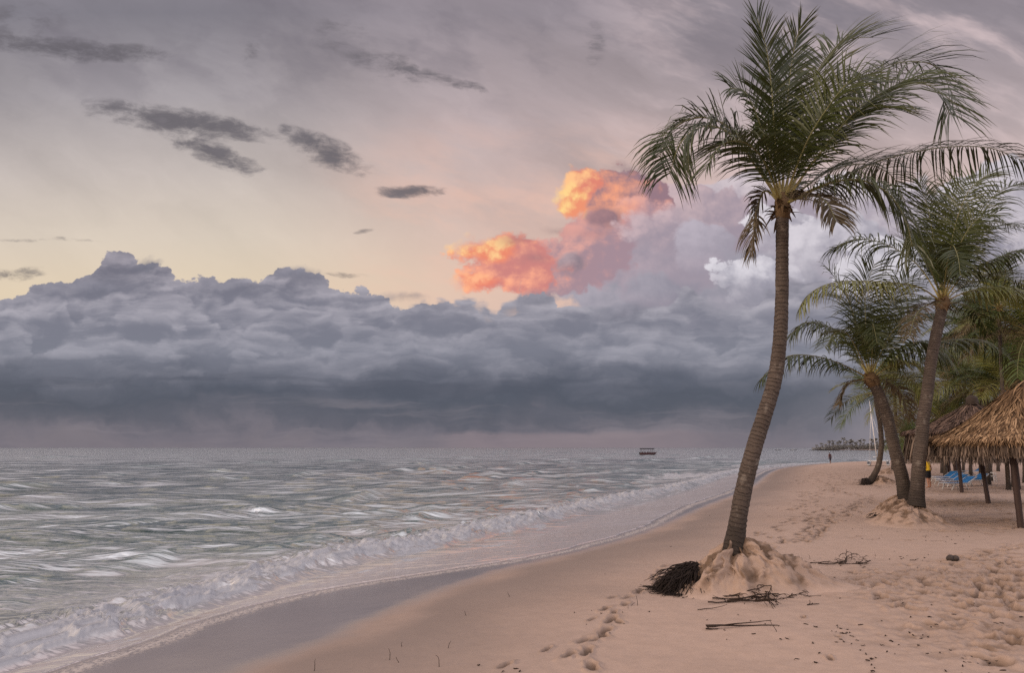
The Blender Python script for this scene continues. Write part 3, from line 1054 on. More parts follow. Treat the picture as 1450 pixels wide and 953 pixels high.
class Bag:
    """collects quads and triangles into one mesh"""

    def __init__(self):
        self.v = []; self.q = []; self.t = []; self.qm = []; self.tm = []; self.at = {}; self.n = 0

    def add(self, v, q=None, t=None, mat=0, **attrs):
        v = np.asarray(v, float).reshape(-1, 3)
        if q is not None and len(q):
            self.q.append(np.asarray(q) + self.n); self.qm.append(np.full(len(q), mat))
        if t is not None and len(t):
            self.t.append(np.asarray(t) + self.n); self.tm.append(np.full(len(t), mat))
        for k in set(list(self.at) + list(attrs)):
            self.at.setdefault(k, [np.zeros(self.n)] if self.n else [])
            a = attrs.get(k, 0.0)
            self.at[k].append(np.broadcast_to(np.asarray(a, float), (len(v),)))
        self.v.append(v); self.n += len(v)
        return self

    def tube(self, path, rad, sides=8, mat=0, wob=0, seed=0, **at_):
        v, q, t, al, rd = tube(path, rad, sides, True, wob, seed)
        return self.add(v, q, t, mat, **(dict(along=al, round=rd) | at_))

    def box(self, c, s, rot=None, mat=0, taper=1.0, bev=0.0):
        """box with softened long edges; rot is a 3x3 matrix"""
        hx, hy, hz = np.asarray(s, float) / 2
        b = min(bev, hx * .49, hy * .49, hz * .49) if bev else 0
        lv = []
        for z, k in ((-hz, 1.0), (hz, taper)):
            if b:
                ring = [(-hx + b, -hy), (hx - b, -hy), (hx, -hy + b), (hx, hy - b), (hx - b, hy), (-hx + b, hy), (-hx, hy - b), (-hx, -hy + b)]
            else:
                ring = [(-hx, -hy), (hx, -hy), (hx, hy), (-hx, hy)]
            lv.append([(x * k, y * k, z) for x, y in ring])
        n = len(lv[0])
        v = np.array(lv).reshape(-1, 3)
        i = np.arange(n); j = (i + 1) % n
        q = np.stack([i, j, j + n, i + n], -1)
        if n == 4:
            q = np.concatenate([q, [[3, 2, 1, 0], [4, 5, 6, 7]]]); t = None
        else:
            v = np.concatenate([v, [[0, 0, -hz], [0, 0, hz]]])
            t = np.concatenate([np.stack([np.full(n, 2 * n), j, i], -1), np.stack([np.full(n, 2 * n + 1), i + n, j + n], -1)])
        if rot is not None:
            v = v @ np.asarray(rot).T
        return self.add(v + np.asarray(c, float), q, t, mat)

    def mesh(self, name, smooth=True):
        f = []; m = []
        if self.q: f.append(np.concatenate(self.q)); m.append(np.concatenate(self.qm))
        if self.t: f.append(np.concatenate(self.t)); m.append(np.concatenate(self.tm))
        me = mesh_from(name, np.concatenate(self.v), f, smooth)
        me.polygons.foreach_set('material_index', np.concatenate(m).astype(np.int32))
        for k, a in self.at.items():
            attr(me, k, np.concatenate(a))
        return me


def frond_mesh(path, leaf=0.8, n=56, droop=0.55, ref=(0, 0, 1), seed=0, start=0.17, wid=0.036, segs=4, ribr=0.022, wind=(0.10, 0.0, 0.0), lift=0.22, ragged=0.15, fw0=0.0):
    """one pinnate leaf: path = points along its rib"""
    rg = np.random.default_rng(seed)
    N = 26
    P = spline(path, N)
    L = np.concatenate([[0], np.cumsum(np.linalg.norm(np.diff(P, axis=0), axis=1))])
    tt = L / L[-1]
    bag = Bag()
    rr = ribr * (1 - 0.86 * tt) + 0.003
    rr[:3] *= np.array([1.9, 1.5, 1.15])
    v, q, t, al, rd = tube(P, rr, 5)
    bag.add(v, q, t, 1, along=al / L[-1])
    Tn = nrm(np.gradient(P, axis=0))
    ref = np.asarray(ref, float)
    vs = []; fs = []; als = []; c = 0
    for side in (-1, 1):
        for k in range(n):
            u = start + (1 - start) * ((k + rg.uniform(-.35, .35)) / (n - 1))
            u = min(max(u, start * .8), 0.995)
            p = np.array([np.interp(u, tt, P[:, i]) for i in range(3)])
            T = nrm(np.array([np.interp(u, tt, Tn[:, i]) for i in range(3)]))
            U = ref - (ref @ T) * T
            U = U / (np.linalg.norm(U) + 1e-6)
            S = np.cross(T, U) * side
            w = max(0.0, (u - start) / (1 - start))
            shape = (0.45 + 0.55 * min(1, w / 0.22)) * (1 - 0.45 * max(0, (w - .55) / .45) ** 1.6)
            ln = 1.5 * leaf * shape * rg.uniform(1 - ragged * 1.6, 1.06)
            fw = fw0 + 0.30 + 0.62 * w ** 1.4 + rg.normal(0, .08)
            d = S * math.cos(fw) + T * math.sin(fw) + U * (lift + rg.normal(0, .11))
            d = d / np.linalg.norm(d)
            g = droop * rg.uniform(.65, 1.45) * ln / 0.8
            pts = [p]; dirs = [d]
            for s_ in range(segs):
                pts.append(pts[-1] + d * ln / segs)
                d = d + (np.array([0, 0, -1.0]) * g + np.asarray(wind) * rg.uniform(.4, 1.4)) * (1.0 / segs) * (0.6 + s_ * .5)
                d = d / np.linalg.norm(d)
                dirs.append(d)
            wv = T - (T @ dirs[0]) * dirs[0]
            wv = wv / (np.linalg.norm(wv) + 1e-6) + U * rg.normal(0.25, .3)
            prof = [0.45, 1.0, 0.9, 0.6, 0.06][:segs + 1] if segs == 4 else ([.6, 1, .5, .06] if segs == 3 else [.7, .9, .08])
            for s_ in range(segs + 1):
                dd = dirs[s_]
                ww = wv - (wv @ dd) * dd
                ww = ww / (np.linalg.norm(ww) + 1e-6) * wid * .5 * prof[s_] * (0.55 + .45 * min(1, shape))
                vs += [pts[s_] - ww, pts[s_] + ww]
                als += [s_ / segs] * 2
            for s_ in range(segs):
                b = c + 2 * s_
                fs.append((b, b + 1, b + 3, b + 2))
            c += 2 * (segs + 1)
    bag.add(np.array(vs), np.array(fs), None, 0, along=np.array(als))
    return bag.mesh('frond')


def trunk_mesh(path, r0, r1, flare=1.35, sides=20, step=0.045, seed=0):
    p = spline(path, 60)
    L = np.concatenate([[0], np.cumsum(np.linalg.norm(np.diff(p, axis=0), axis=1))])
    n = max(24, int(L[-1] / step))
    s = np.linspace(0, L[-1], n)
    p = np.stack([np.interp(s, L, p[:, i]) for i in range(3)], 1)
    u = s / L[-1]
    r = r0 + (r1 - r0) * sstep(0, .9, u)
    r = r * (1 + (flare - 1) * np.exp(-(s / 0.35) ** 1.3))
    r = r * (1 + 0.028 * np.sin(s * 2 * math.pi / 0.087 + 1.5 * vnoise(s * 3, s * 0, seed)) + 0.035 * vnoise(s * 2.2, s * 0 + 3, seed + 4))
    b = Bag(); b.tube(p, r, sides, wob=0.018, seed=seed)
    return b.mesh('trunk')


def sheath_mesh(top, dirn, r, seed=0, n=16, size=1.0):
    """the fibrous heart of the crown: old leaf bases and torn netting"""
    rg = np.random.default_rng(seed)
    b = Bag()
    h = 0.55 * size
    s = np.linspace(0, 1, 12)
    dirn = np.asarray(dirn) / np.linalg.norm(dirn)
    path = np.asarray(top) + dirn * ((s - .55) * h)[:, None]
    b.tube(path, r * (0.92 + 0.55 * np.sin(s * math.pi) ** 1.2 - 0.35 * s), 12, wob=.06, seed=seed)
    for k in range(n):
        a = rg.uniform(0, 6.28)
        o = np.array([math.cos(a), math.sin(a), 0.0])
        base = np.asarray(top) + dirn * rg.uniform(-.35, .1) * h + o * r * .8
        el = rg.uniform(-.9, 1.1)
        ln = rg.uniform(.16, .42) * size
        d = o * math.cos(el) + np.array([0, 0, 1]) * math.sin(el)
        pts = [base + d * ln * q + np.array([0, 0, -1]) * (q ** 2) * ln * .35 for q in np.linspace(0, 1, 5)]
        sd = np.cross(d, [0, 0, 1]); sd = sd / (np.linalg.norm(sd) + 1e-6)
        w = np.array([1, .85, .7, .45, .1]) * rg.uniform(.03, .075) * size
        v = np.array([[p - sd * q, p + sd * q] for p, q in zip(pts, w)]).reshape(-1, 3)
        b.add(v, np.array([[2 * i, 2 * i + 1, 2 * i + 3, 2 * i + 2] for i in range(4)]))
    return b.mesh('leaf_sheath')


def px_path(pts, Y):
    """photograph points with a depth offset each -> world points"""
    return np.array([at_y(p[0], p[1], Y + (p[2] if len(p) > 2 else 0.0)) for p in pts])


def palm(label, Y0, trunk_px, r0, r1, fronds, leaf, n, Ytop=None, seed=0, group=None, sheath=1.0, foot=None, dead=(), yellow=(), droop=.55, wid=.036, lean=None):
    """trunk_px from foot to crown; fronds as lists of photograph points with depth offsets"""
    Ytop = Ytop or Y0
    m = len(trunk_px)
    tp = np.array([at_y(x, y, Y0 + (Ytop - Y0) * i / (m - 1)) for i, (x, y) in enumerate(trunk_px)])
    tp[0, 2] -= 0.12
    base = tp[0].copy()
    root = empty('palm_tree', base, label, 'palm tree', group)
    obj('trunk', trunk_mesh(tp - base, r0, r1, seed=seed), M_BARK, root)
    top = tp[-1] - base
    obj('leaf_sheath', sheath_mesh(top, tp[-1] - tp[-2], r1 * 1.05, seed, size=sheath, n=int(16 + 8 * sheath)), M_FIBRE, root)
    for i, fr in enumerate(fronds):
        opts = dict(ref=(0, 0, 1))
        if isinstance(fr, dict):
            opts.update({k: v for k, v in fr.items() if k != 'p'}); fr = fr['p']
        P = px_path(fr, Ytop) - base
        P[0] = top * .75 + P[0] * .25
        steep = abs(P[-1][2] - P[0][2]) / (np.linalg.norm(P[-1] - P[0]) + 1e-6)
        if steep > .85 and opts['ref'] == (0, 0, 1):
            opts['ref'] = (0.15, -0.9, 0.35)
        kw = dict(leaf=leaf, n=n, droop=droop, seed=seed * 100 + i, wid=wid)
        kw.update(opts)
        mt = M_LEAF_D if i in dead else (M_LEAF_Y if i in yellow else M_LEAF)
        o = obj('frond', frond_mesh(P, **kw), [mt, M_RIB], root)
        if i in dead: o['label'] = 'dry dark frond hanging down'
    return root, base


UP = (0.1, -0.85, 0.4)
P1_FRONDS = [
    dict(p=[(1106, 280, 0), (1098, 205, 0), (1093, 130, -.1), (1085, 68, -.2), (1072, 26, -.3)], ref=UP, leaf=.62, droop=.25, fw0=.22, lift=.1),
    dict(p=[(1108, 280, 0), (1112, 180, .2), (1119, 105, .3), (1126, 62, .4), (1134, 36, .3)], ref=UP, leaf=.62, droop=.25, fw0=.25, lift=.1),
    dict(p=[(1112, 280, 0), (1130, 185, .2), (1158, 100, .4), (1196, 58, .5), (1236, 52, .5)], ref=(-.6, -.45, .7), leaf=.98, droop=.3, fw0=.1),
    dict(p=[(1114, 282, 0), (1150, 205, .4), (1195, 138, .7), (1258, 92, .9), (1322, 92, 1.0), (1352, 138, 1.1)], leaf=1.05, droop=.5, fw0=.05, ref=(-.35, -.35, .9)),
    dict(p=[(1114, 282, 0), (1160, 218, -.3), (1218, 152, -.6), (1286, 116, -.8), (1330, 130, -.9), (1345, 162, -.9)], leaf=1.05, droop=.6, fw0=.05, ref=(-.3, -.6, .8)),
    dict(p=[(1118, 285, 0), (1180, 256, .3), (1250, 226, .6), (1330, 209, .8), (1400, 209, .9), (1450, 228, .9)], leaf=.85, droop=1.9, lift=.05),
    dict(p=[(1118, 288, 0), (1160, 264, -.5), (1212, 254, -.9), (1256, 272, -1.1), (1282, 310, -1.2), (1292, 350, -1.2)], leaf=.7, droop=1.9, lift=.05),
    dict(p=[(1102, 282, 0), (1070, 235, 0), (1038, 192, 0), (1000, 178, 0), (965, 200, 0), (948, 246, 0)], leaf=1.0, ref=(.3, -.4, .9), droop=1.2),
    dict(p=[(1102, 282, 0), (1066, 222, .5), (1030, 178, .7), (988, 166, .8), (952, 184, .9), (934, 222, .9)], leaf=.9, ref=(.4, -.3, .9)),
    dict(p=[(1104, 280, 0), (1088, 215, -.6), (1072, 165, -1.0), (1055, 130, -1.3), (1034, 124, -1.4)], leaf=.62, droop=1.0, ref=(.3, -.9, .3)),
    dict(p=[(1100, 285, 0), (1084, 270, .2), (1073, 292, .3), (1068, 325, .3), (1066, 356, .3)], leaf=.5, droop=1.6),
    dict(p=[(1112, 282, 0), (1142, 202, -.5), (1178, 144, -.9), (1208, 112, -1.1), (1236, 118, -1.2)], leaf=.8, ref=(-.4, -.6, .7)),
    dict(p=[(1116, 286, 0), (1146, 276, -.7), (1170, 286, -1.1), (1184, 314, -1.3)], leaf=.5, droop=1.5),
    dict(p=[(1118, 284, 0), (1170, 244, 1.0), (1226, 232, 1.6), (1264, 250, 1.9), (1282, 286, 2)], leaf=.75, droop=1.2),
    dict(p=[(1112, 282, 0), (1146, 222, .2), (1190, 175, .3), (1240, 150, .4), (1285, 158, .4)], leaf=.85, droop=.5, fw0=.12, ref=(-.35, -.5, .85)),
    dict(p=[(1103, 282, 0), (1080, 225, -.8), (1050, 200, -1.3), (1020, 206, -1.6), (1002, 236, -1.7)], leaf=.7, droop=.9),
]
P1_TRUNK = [(1037, 776), (1051, 703), (1067, 637), (1083, 586), (1097, 537), (1104, 485), (1107, 425), (1107.5, 355), (1108, 290)]
palm('tall leaning coconut palm in front, rising from a sand mound with black roots', 12.6, P1_TRUNK, .150, .116, P1_FRONDS, .8, 82, wid=.034, seed=1, droop=.75, dead=(10, 12), yellow=())

P2_TRUNK = [(1297, 712), (1299, 690), (1301, 660), (1303, 640), (1305, 621), (1307, 596), (1311, 570), (1315, 540), (1319, 508), (1326, 472), (1332, 446), (1335, 428)]
P2_FRONDS = [
    dict(p=[(1328, 425, 0), (1299, 406, -.3), (1248, 399, -.6), (1186, 399, -.8), (1150, 413, -.9), (1132, 436, -.9)], droop=2.0, lift=-.25, leaf=.75),
    dict(p=[(1328, 420, 0), (1302, 378, .2), (1264, 350, .4), (1218, 338, .5), (1182, 350, .6)], droop=1.3, lift=.05),
    dict(p=[(1332, 420, 0), (1324, 352, .2), (1314, 295, .3), (1302, 258, .3)], ref=UP, leaf=.75),
    dict(p=[(1334, 420, 0), (1336, 350, .3), (1346, 292, .5), (1364, 252, .6)], ref=UP),
    dict(p=[(1336, 420, 0), (1356, 360, .1), (1386, 302, .1), (1420, 268, .1), (1456, 262, .1)], ref=(-.4, -.5, .8)),
    dict(p=[(1338, 422, 0), (1366, 388, -.5), (1402, 370, -.9), (1442, 355, -1.2), (1476, 362, -1.4)], droop=1.7, lift=-.1, leaf=.7),
    dict(p=[(1340, 428, 0), (1370, 413, -.3), (1410, 406, -.5), (1452, 414, -.6), (1480, 436, -.6)], droop=2.0, lift=-.2, leaf=.7),
    dict(p=[(1335, 422, 0), (1340, 378, -.9), (1348, 348, -1.6), (1356, 362, -2.2), (1360, 390, -2.5)], droop=.9, leaf=.6),
    dict(p=[(1337, 420, 0), (1358, 350, -.8), (1382, 312, -1.3), (1410, 302, -1.6)], leaf=.75, ref=(-.3, -.7, .6)),
    dict(p=[(1330, 420, 0), (1312, 352, .9), (1292, 315, 1.5), (1264, 302, 1.9)], ref=(.4, -.5, .7)),
    dict(p=[(1337, 424, 0), (1375, 398, 1.0), (1420, 390, 1.7), (1452, 404, 2)], droop=1.0),
    dict(p=[(1331, 421, 0), (1316, 378, -1.0), (1298, 348, -1.7), (1274, 344, -2.1)], leaf=.65, ref=(.3, -.7, .6)),
    dict(p=[(1333, 420, 0), (1330, 340, 1.0), (1328, 280, 1.6)], ref=UP),
    dict(p=[(1338, 420, 0), (1372, 350, .8), (1410, 320, 1.3), (1448, 322, 1.6)], ref=(-.3, -.4, .85)),
    dict(p=[(1334, 420, 0), (1350, 330, -.5), (1372, 270, -.8), (1402, 244, -.9)], ref=(-.4, -.6, .6)),
    dict(p=[(1330, 428, 0), (1312, 432, -.8), (1296, 448, -1.2), (1288, 476, -1.4)], droop=1.5, leaf=.5),
    dict(p=[(1342, 430, 0), (1362, 430, .8), (1384, 444, 1.2), (1398, 470, 1.4)], droop=1.5, leaf=.55),
]
palm('coconut palm beside the nearest thatched shelter, its trunk leaning right from a sand mound', 22.0, P2_TRUNK, .2, .165, P2_FRONDS, .98, 60, wid=.042, droop=.8, seed=2, yellow=(0, 6), dead=(15,))

P3_TRUNK = [(1283, 704), (1280, 690), (1276, 671), (1268, 641), (1262, 616), (1256, 590), (1249, 570), (1242, 553), (1233, 536)]
P3_FRONDS = [
    dict(p=[(1224, 536, 0), (1192, 516, -.3), (1152, 504, -.5), (1112, 506, -.6), (1076, 538, -.7)], droop=2.0, lift=-.25, leaf=.75),
    dict(p=[(1224, 532, 0), (1206, 492, .3), (1176, 464, .5), (1142, 457, .6), (1117, 476, .7)], droop=1.5, lift=.0),
    dict(p=[(1227, 528, 0), (1216, 470, .2), (1198, 418, .3), (1174, 382, .4)], ref=(.5, -.6, .5)),
    dict(p=[(1229, 528, 0), (1226, 462, .1), (1226, 412, .2), (1238, 374, .2)], ref=UP),
    dict(p=[(1231, 528, 0), (1246, 472, .3), (1264, 424, .5), (1288, 392, .6)], ref=(-.4, -.6, .5)),
    dict(p=[(1233, 529, 0), (1262, 472, -.2), (1296, 447, -.3), (1330, 456, -.4)], ref=(-.2, -.5, .8)),
    dict(p=[(1236, 531, 0), (1266, 498, -.4), (1302, 484, -.6), (1338, 504, -.8)], droop=1.6, lift=-.1),
    dict(p=[(1237, 535, 0), (1264, 518, -.6), (1296, 518, -1.0), (1316, 548, -1.1)], droop=1.4, leaf=.65),
    dict(p=[(1223, 540, 0), (1206, 541, .1), (1194, 556, .2), (1188, 572, .2)], droop=1.2, leaf=.4),
    dict(p=[(1231, 528, 0), (1236, 482, -.9), (1236, 458, -1.5), (1242, 486, -2.1)], leaf=.6, droop=.9),
    dict(p=[(1237, 532, 0), (1272, 510, .6), (1330, 484, 1.2), (1390, 482, 1.6), (1426, 506, 1.8)], droop=1.8, lift=-.15),
    dict(p=[(1229, 528, 0), (1212, 462, 1.0), (1200, 430, 1.6), (1176, 420, 2)], ref=(.3, -.5, .7)),
    dict(p=[(1233, 528, 0), (1262, 450, 1.0), (1290, 425, 1.5), (1318, 424, 1.8)], ref=(-.3, -.5, .8)),
    dict(p=[(1226, 530, 0), (1204, 478, -1.0), (1186, 470, -1.5), (1168, 492, -1.9)], leaf=.65, droop=.9),
    dict(p=[(1238, 538, 0), (1256, 540, .2), (1276, 556, .3), (1288, 590, .3)], droop=1.4, leaf=.55),
    dict(p=[(1238, 538, 0), (1262, 528, .8), (1296, 540, 1.2), (1316, 580, 1.4)], droop=1.4, leaf=.6),
]
palm('stout coconut palm leaning left behind the front trunk, crown fanning over the sea', 24.0, P3_TRUNK, .21, .185, P3_FRONDS, .98, 60, wid=.042, droop=.8, seed=3, yellow=(7, 15), dead=(8, 14))


# a few frond shapes shared by the palms further back
def arc_frond(length, el, bend, seed, leaf, n, droop):
    """a frond leaving the crown along +X at elevation el, bending down"""
    p = [np.zeros(3)]; a = el
    for k in range(9):
        p.append(p[-1] + np.array([math.cos(a), 0, math.sin(a)]) * length / 9)
        a -= bend / 9 * (0.5 + k * .13)
    steep = el > 1.0
    return frond_mesh(np.array(p), leaf=leaf, n=n, droop=droop, seed=seed, ref=(-1, 0, .3) if steep else (0, 0, 1), segs=3, wid=.05, wind=(0, 0, 0))


ARC = [arc_frond(3.0 + .1 * k, e, b, 900 + k, .85, 44, d) for k, (e, b, d) in enumerate([(1.35, .6, .4), (1.1, 1.0, .6), (.85, 1.3, .8), (.6, 1.5, 1.0), (.3, 1.4, 1.2), (0.0, 1.2, 1.3), (-.4, .9, 1.3)])]
ARC_Y = [m_.copy() for m_ in ARC]
ARC_D = [m_.copy() for m_ in ARC]
for L_, mm in ((ARC, M_LEAF_G), (ARC_Y, M_LEAF_Y), (ARC_D, M_LEAF_D)):
    for m_ in L_:
        m_.materials.append(mm); m_.materials.append(M_RIB)


def back_palm(label, Y, trunk_px, r0, size, nf, seed, yellow=.25, group='palms in the grove behind the shelters', dead=2, low=True, foot_ground=True):
    rg = np.random.default_rng(seed)
    tp = px_path(trunk_px, Y)
    if foot_ground:
        tp[0, 2] = ground(tp[0, 0], tp[0, 1]) - .1
        r0 *= .72
    base = tp[0].copy()
    root = empty('palm_tree', base, label, 'palm tree', group)
    obj('trunk', trunk_mesh(tp - base, r0, r0 * .8, sides=12, step=.12, seed=seed), M_BARK, root)
    top = tp[-1] - base
    obj('leaf_sheath', sheath_mesh(top, tp[-1] - tp[-2], r0 * .85, seed, n=10), M_FIBRE, root)
    for i in range(nf):
        q = (i + rg.uniform(0, 1)) / nf
        k = min(6, int(q * (7 if low else 5.5)))
        src = ARC_D if (k >= 5 and dead and rg.random() < .55) else (ARC_Y if rg.random() < yellow else ARC)
        o = bpy.data.objects.new('frond', src[k]); COL.objects.link(o); o.parent = root
        o.location = top
        o.rotation_euler = (rg.normal(0, .12), rg.normal(0, .08), i * 2.399 + rg.normal(0, .25))
        sc = size * rg.uniform(.85, 1.12)
        o.scale = (sc, sc, sc)
    return root


back_palm('slim palm on a low sand bank with black roots, left of the stout trunk', 46.0, [(1231, 684), (1239, 671), (1244, 659), (1247, 642), (1248, 625), (1246, 600), (1242, 578), (1240, 556)], .18, 1.0, 18, 21, .35, group=None, foot_ground=False)
back_palm('palm behind the stout leaning trunk, only its foot and upper stem showing', 60.0, [(1263, 668), (1265, 655), (1268, 620), (1268, 583), (1266, 552)], .22, 1.05, 18, 22, .5, group=None)
back_palm('tall palm over the thatched roofs at the right edge, crown highest in the grove', 38.0, [(1422, 640), (1420, 560), (1416, 480), (1415, 436)], .15, .95, 18, 23, .1)
back_palm('low green palm just behind the roof knob of the second shelter', 42.0, [(1396, 650), (1394, 600), (1391, 555)], .17, 1.05, 20, 24, .25)
back_palm('palm in the grove between the second shelter roof and the tall trunk', 52.0, [(1372, 655), (1374, 590), (1376, 520)], .17, 1.15, 20, 25, .4)
back_palm('palm at the right edge with fronds drooping behind the tan roof', 45.0, [(1448, 655), (1449, 590), (1452, 512)], .17, 1.1, 20, 26, .3)
back_palm('yellowing palm behind the leaning trunk beside the shelters', 62.0, [(1332, 652), (1334, 610), (1340, 545)], .18, 1.2, 20, 27, .7)
back_palm('dark palm deep in the grove below the highest crown', 66.0, [(1412, 655), (1410, 590), (1405, 500)], .18, 1.3, 20, 28, .1)
back_palm('grove palm with a short stem, half hidden behind the second roof', 56.0, [(1352, 655), (1352, 630), (1350, 598)], .18, 1.05, 18, 29, .5)
back_palm('small fresh green palm with two-toned crown standing far down the beach', 98.0, [(1282, 656), (1282, 640), (1283, 618)], .2, 1.05, 18, 30, .0, group=None, dead=0, low=False)
back_palm('slanting small palm next to the fresh green one far down the beach', 102.0, [(1291, 655), (1288, 640), (1284, 622)], .2, .9, 14, 31, .2, group=None, dead=0)

back_palm('grove palm at the right edge with crown just under the front palm fronds', 48.0, [(1400, 655), (1398, 560), (1394, 470)], .16, 1.15, 22, 41, .2)
back_palm('grove palm half hidden right of the knobbed roof, crown over the tan roof', 40.0, [(1432, 655), (1430, 600), (1428, 548)], .16, 1.0, 20, 42, .35)
back_palm('slender grove palm behind the tall trunk, crown touching its leaves', 58.0, [(1362, 655), (1366, 560), (1368, 462)], .15, 1.1, 20, 43, .25)
back_palm('pale grove palm low between the leaning trunk and the tall trunk', 72.0, [(1308, 655), (1306, 620), (1304, 575)], .17, 1.15, 20, 44, .6)

back_palm('grove palm at the far right, lower fronds brushing the tan roof peak', 36.0, [(1462, 655), (1460, 560), (1458, 472)], .16, 1.1, 22, 45, .2)
back_palm('grove palm directly above the knobbed roof, crown full and dark', 50.0, [(1386, 655), (1387, 590), (1388, 508)], .16, 1.2, 22, 46, .1)
back_palm('squat yellow green grove palm beside the foot of the tall trunk', 50.0, [(1336, 655), (1338, 640), (1340, 600)], .17, .95, 18, 47, .8)
# ---------------------------------------------------------------- sand heaped round the palm roots
def mound(name, px0, px1, cy_px, foot_px, Yc, h, wl, wr, wy, seed, cliff=None, lump=.07):
    """heap of sand round a trunk; wl/wr/wy are its half widths"""
    c = at_y((px0 + px1) / 2, cy_px, Yc)
    cx, cy = foot_px
    n, m = 110, 200
    u = np.linspace(0.0, 1.0, n)[:, None] ** 0.8
    a = np.linspace(0, 2 * math.pi, m, endpoint=False)[None]
    ex = np.where(np.cos(a) < 0, wl, wr) * np.cos(a) * u * 1.9
    ey = wy * np.sin(a) * u * 1.9
    x = cx + ex; y = cy + ey
    g, _, _ = sand_base(x.ravel(), y.ravel()); g = g.reshape(x.shape)
    q = u * 1.9 * np.ones_like(a) * (1 + 0.16 * fbm(np.cos(a) * 1.3 + u * .2, np.sin(a) * 1.3 + seed, seed, 3))
    k = h * (0.74 * np.exp(-(q / 0.86) ** 3.4) + 0.26 * np.exp(-(q / 0.28) ** 2))
    lum = fbm(x * 3.0, y * 3.0, seed + 3, 5, .6)
    rid = 1 - np.abs(fbm(x * 2.2 + 4, y * 2.2, seed + 9, 4, .55))
    k = k + h * lump * 2.2 * (lum * .85 + (rid - .75) * .35) * sstep(1.25, .55, q) * sstep(0.05, .3, q)
    k = k + h * .03 * fbm(x * 9, y * 9, seed + 5, 3) * sstep(1.2, .5, q)
    st_ = sstep(1.3, .7, q) * sstep(.02, .2, q) * h * .11
    hz = k * 2.2
    x = x + st_ * fbm(a * 2.2 + seed, hz + q * 1.2, seed + 21, 4, .6) * np.cos(a) * 1.4 + st_ * .6 * fbm(x * 3, y * 3 + hz, seed + 23, 3)
    y = y + st_ * fbm(a * 2.2 + seed, hz + q * 1.2, seed + 21, 4, .6) * np.sin(a) * 1.4
    z = g + k - 0.05 * sstep(1.1, 1.7, q) - 0.004
    v = np.stack([x, y, z], -1).reshape(-1, 3)
    i = np.arange(n * m).reshape(n, m); j = np.roll(i, -1, 1)
    f = np.stack([i[:-1], i[1:], j[1:], j[:-1]], -1).reshape(-1, 4)
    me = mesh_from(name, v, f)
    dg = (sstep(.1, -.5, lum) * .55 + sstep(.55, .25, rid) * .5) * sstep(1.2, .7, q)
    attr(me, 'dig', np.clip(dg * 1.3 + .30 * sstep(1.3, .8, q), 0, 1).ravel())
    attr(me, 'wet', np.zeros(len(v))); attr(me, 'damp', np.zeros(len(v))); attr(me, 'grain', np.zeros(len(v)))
    return obj(name, me, M_SAND, kind='structure')


mound('sand_mound', 975, 1150, 800, (4.02, 12.62), 12.6, .92, 1.0, 1.6, .70, 5, lump=.05)
_p2 = at_y(1297, 705, 22.0); _p3 = at_y(1283, 700, 24.0)
mound('sand_mound', 1255, 1330, 715, (_p2[0] - .15, 22.2), 22, .66, 1.0, .95, 1.3, 15, lump=.03)
mound('sand_mound', 1255, 1290, 700, (_p3[0] - .1, 24.2), 24, .75, 1.0, .9, 1.2, 19, lump=.03)
_p4 = at_y(1240, 680, 46.0)
mound('sand_mound', 1240, 1262, 684, (_p4[0] + .35, 46.2), 46, .55, .7, .9, 1.0, 25, lump=.03)
_p5 = at_y(1262, 670, 60.0)
mound('sand_mound', 1250, 1272, 672, (_p5[0] + .1, 60.2), 60, .6, 1.3, 1.1, 1.0, 29, lump=.03)


def z_of(x, y, cx=None):
    return ground(x, y)


# ---------------------------------------------------------------- roots, twigs and litter
def root_mass_mesh(c, rx, ry, h, n, seed, lmax=.5, left=True):
    """a bush of thin black rootlets spilling out and down over the sand"""
    rg = np.random.default_rng(seed)
    b = Bag()
    # dense dark core
    th = np.linspace(0, 2 * math.pi, 20, endpoint=False); ph = np.linspace(0.02, 1.75, 8)
    A, P = np.meshgrid(th, ph)
    rr = .72 * (1 + .12 * rg.normal(0, 1, A.shape))
    v = np.stack([c[0] + rx * rr * np.sin(P) * np.cos(A), c[1] + ry * rr * np.sin(P) * np.sin(A), c[2] + h * rr * np.cos(P)], -1).reshape(-1, 3)
    i = np.arange(160).reshape(8, 20); j = np.roll(i, -1, 1)
    b.add(v, np.stack([i[:-1], i[1:], j[1:], j[:-1]], -1).reshape(-1, 4))
    for k in range(n):
        a = rg.uniform(0, 2 * math.pi); p = math.acos(rg.uniform(-.05, 1))
        o = np.array([math.cos(a) * math.sin(p), math.sin(a) * math.sin(p), math.cos(p)])
        st = np.array(c) + o * np.array([rx, ry, h]) * rg.uniform(.5, .85)
        d = o * np.array([1, 1, .25]) + np.array([-.6 if left else 0, -.3, -.3]) + rg.normal(0, .3, 3)
        d[2] = min(d[2], .12)
        d /= np.linalg.norm(d)
        L = rg.uniform(.35, 1) * lmax
        pts = [st]; m = 6
        for s in range(m):
            q = pts[-1] + d * L / m
            gz = c[2] - .02
            if q[2] < gz + .015: q[2] = gz + rg.uniform(.005, .04); d[2] = max(d[2], .02)
            pts.append(q)
            d = d + np.array([0, 0, -.28]) + rg.normal(0, .22, 3); d /= np.linalg.norm(d)
        r = rg.uniform(.005, .013)
        b.tube(np.array(pts), r * np.array([1, 1, .9, .8, .65, .5, .3]), 4)
    return b.mesh('root_mass')


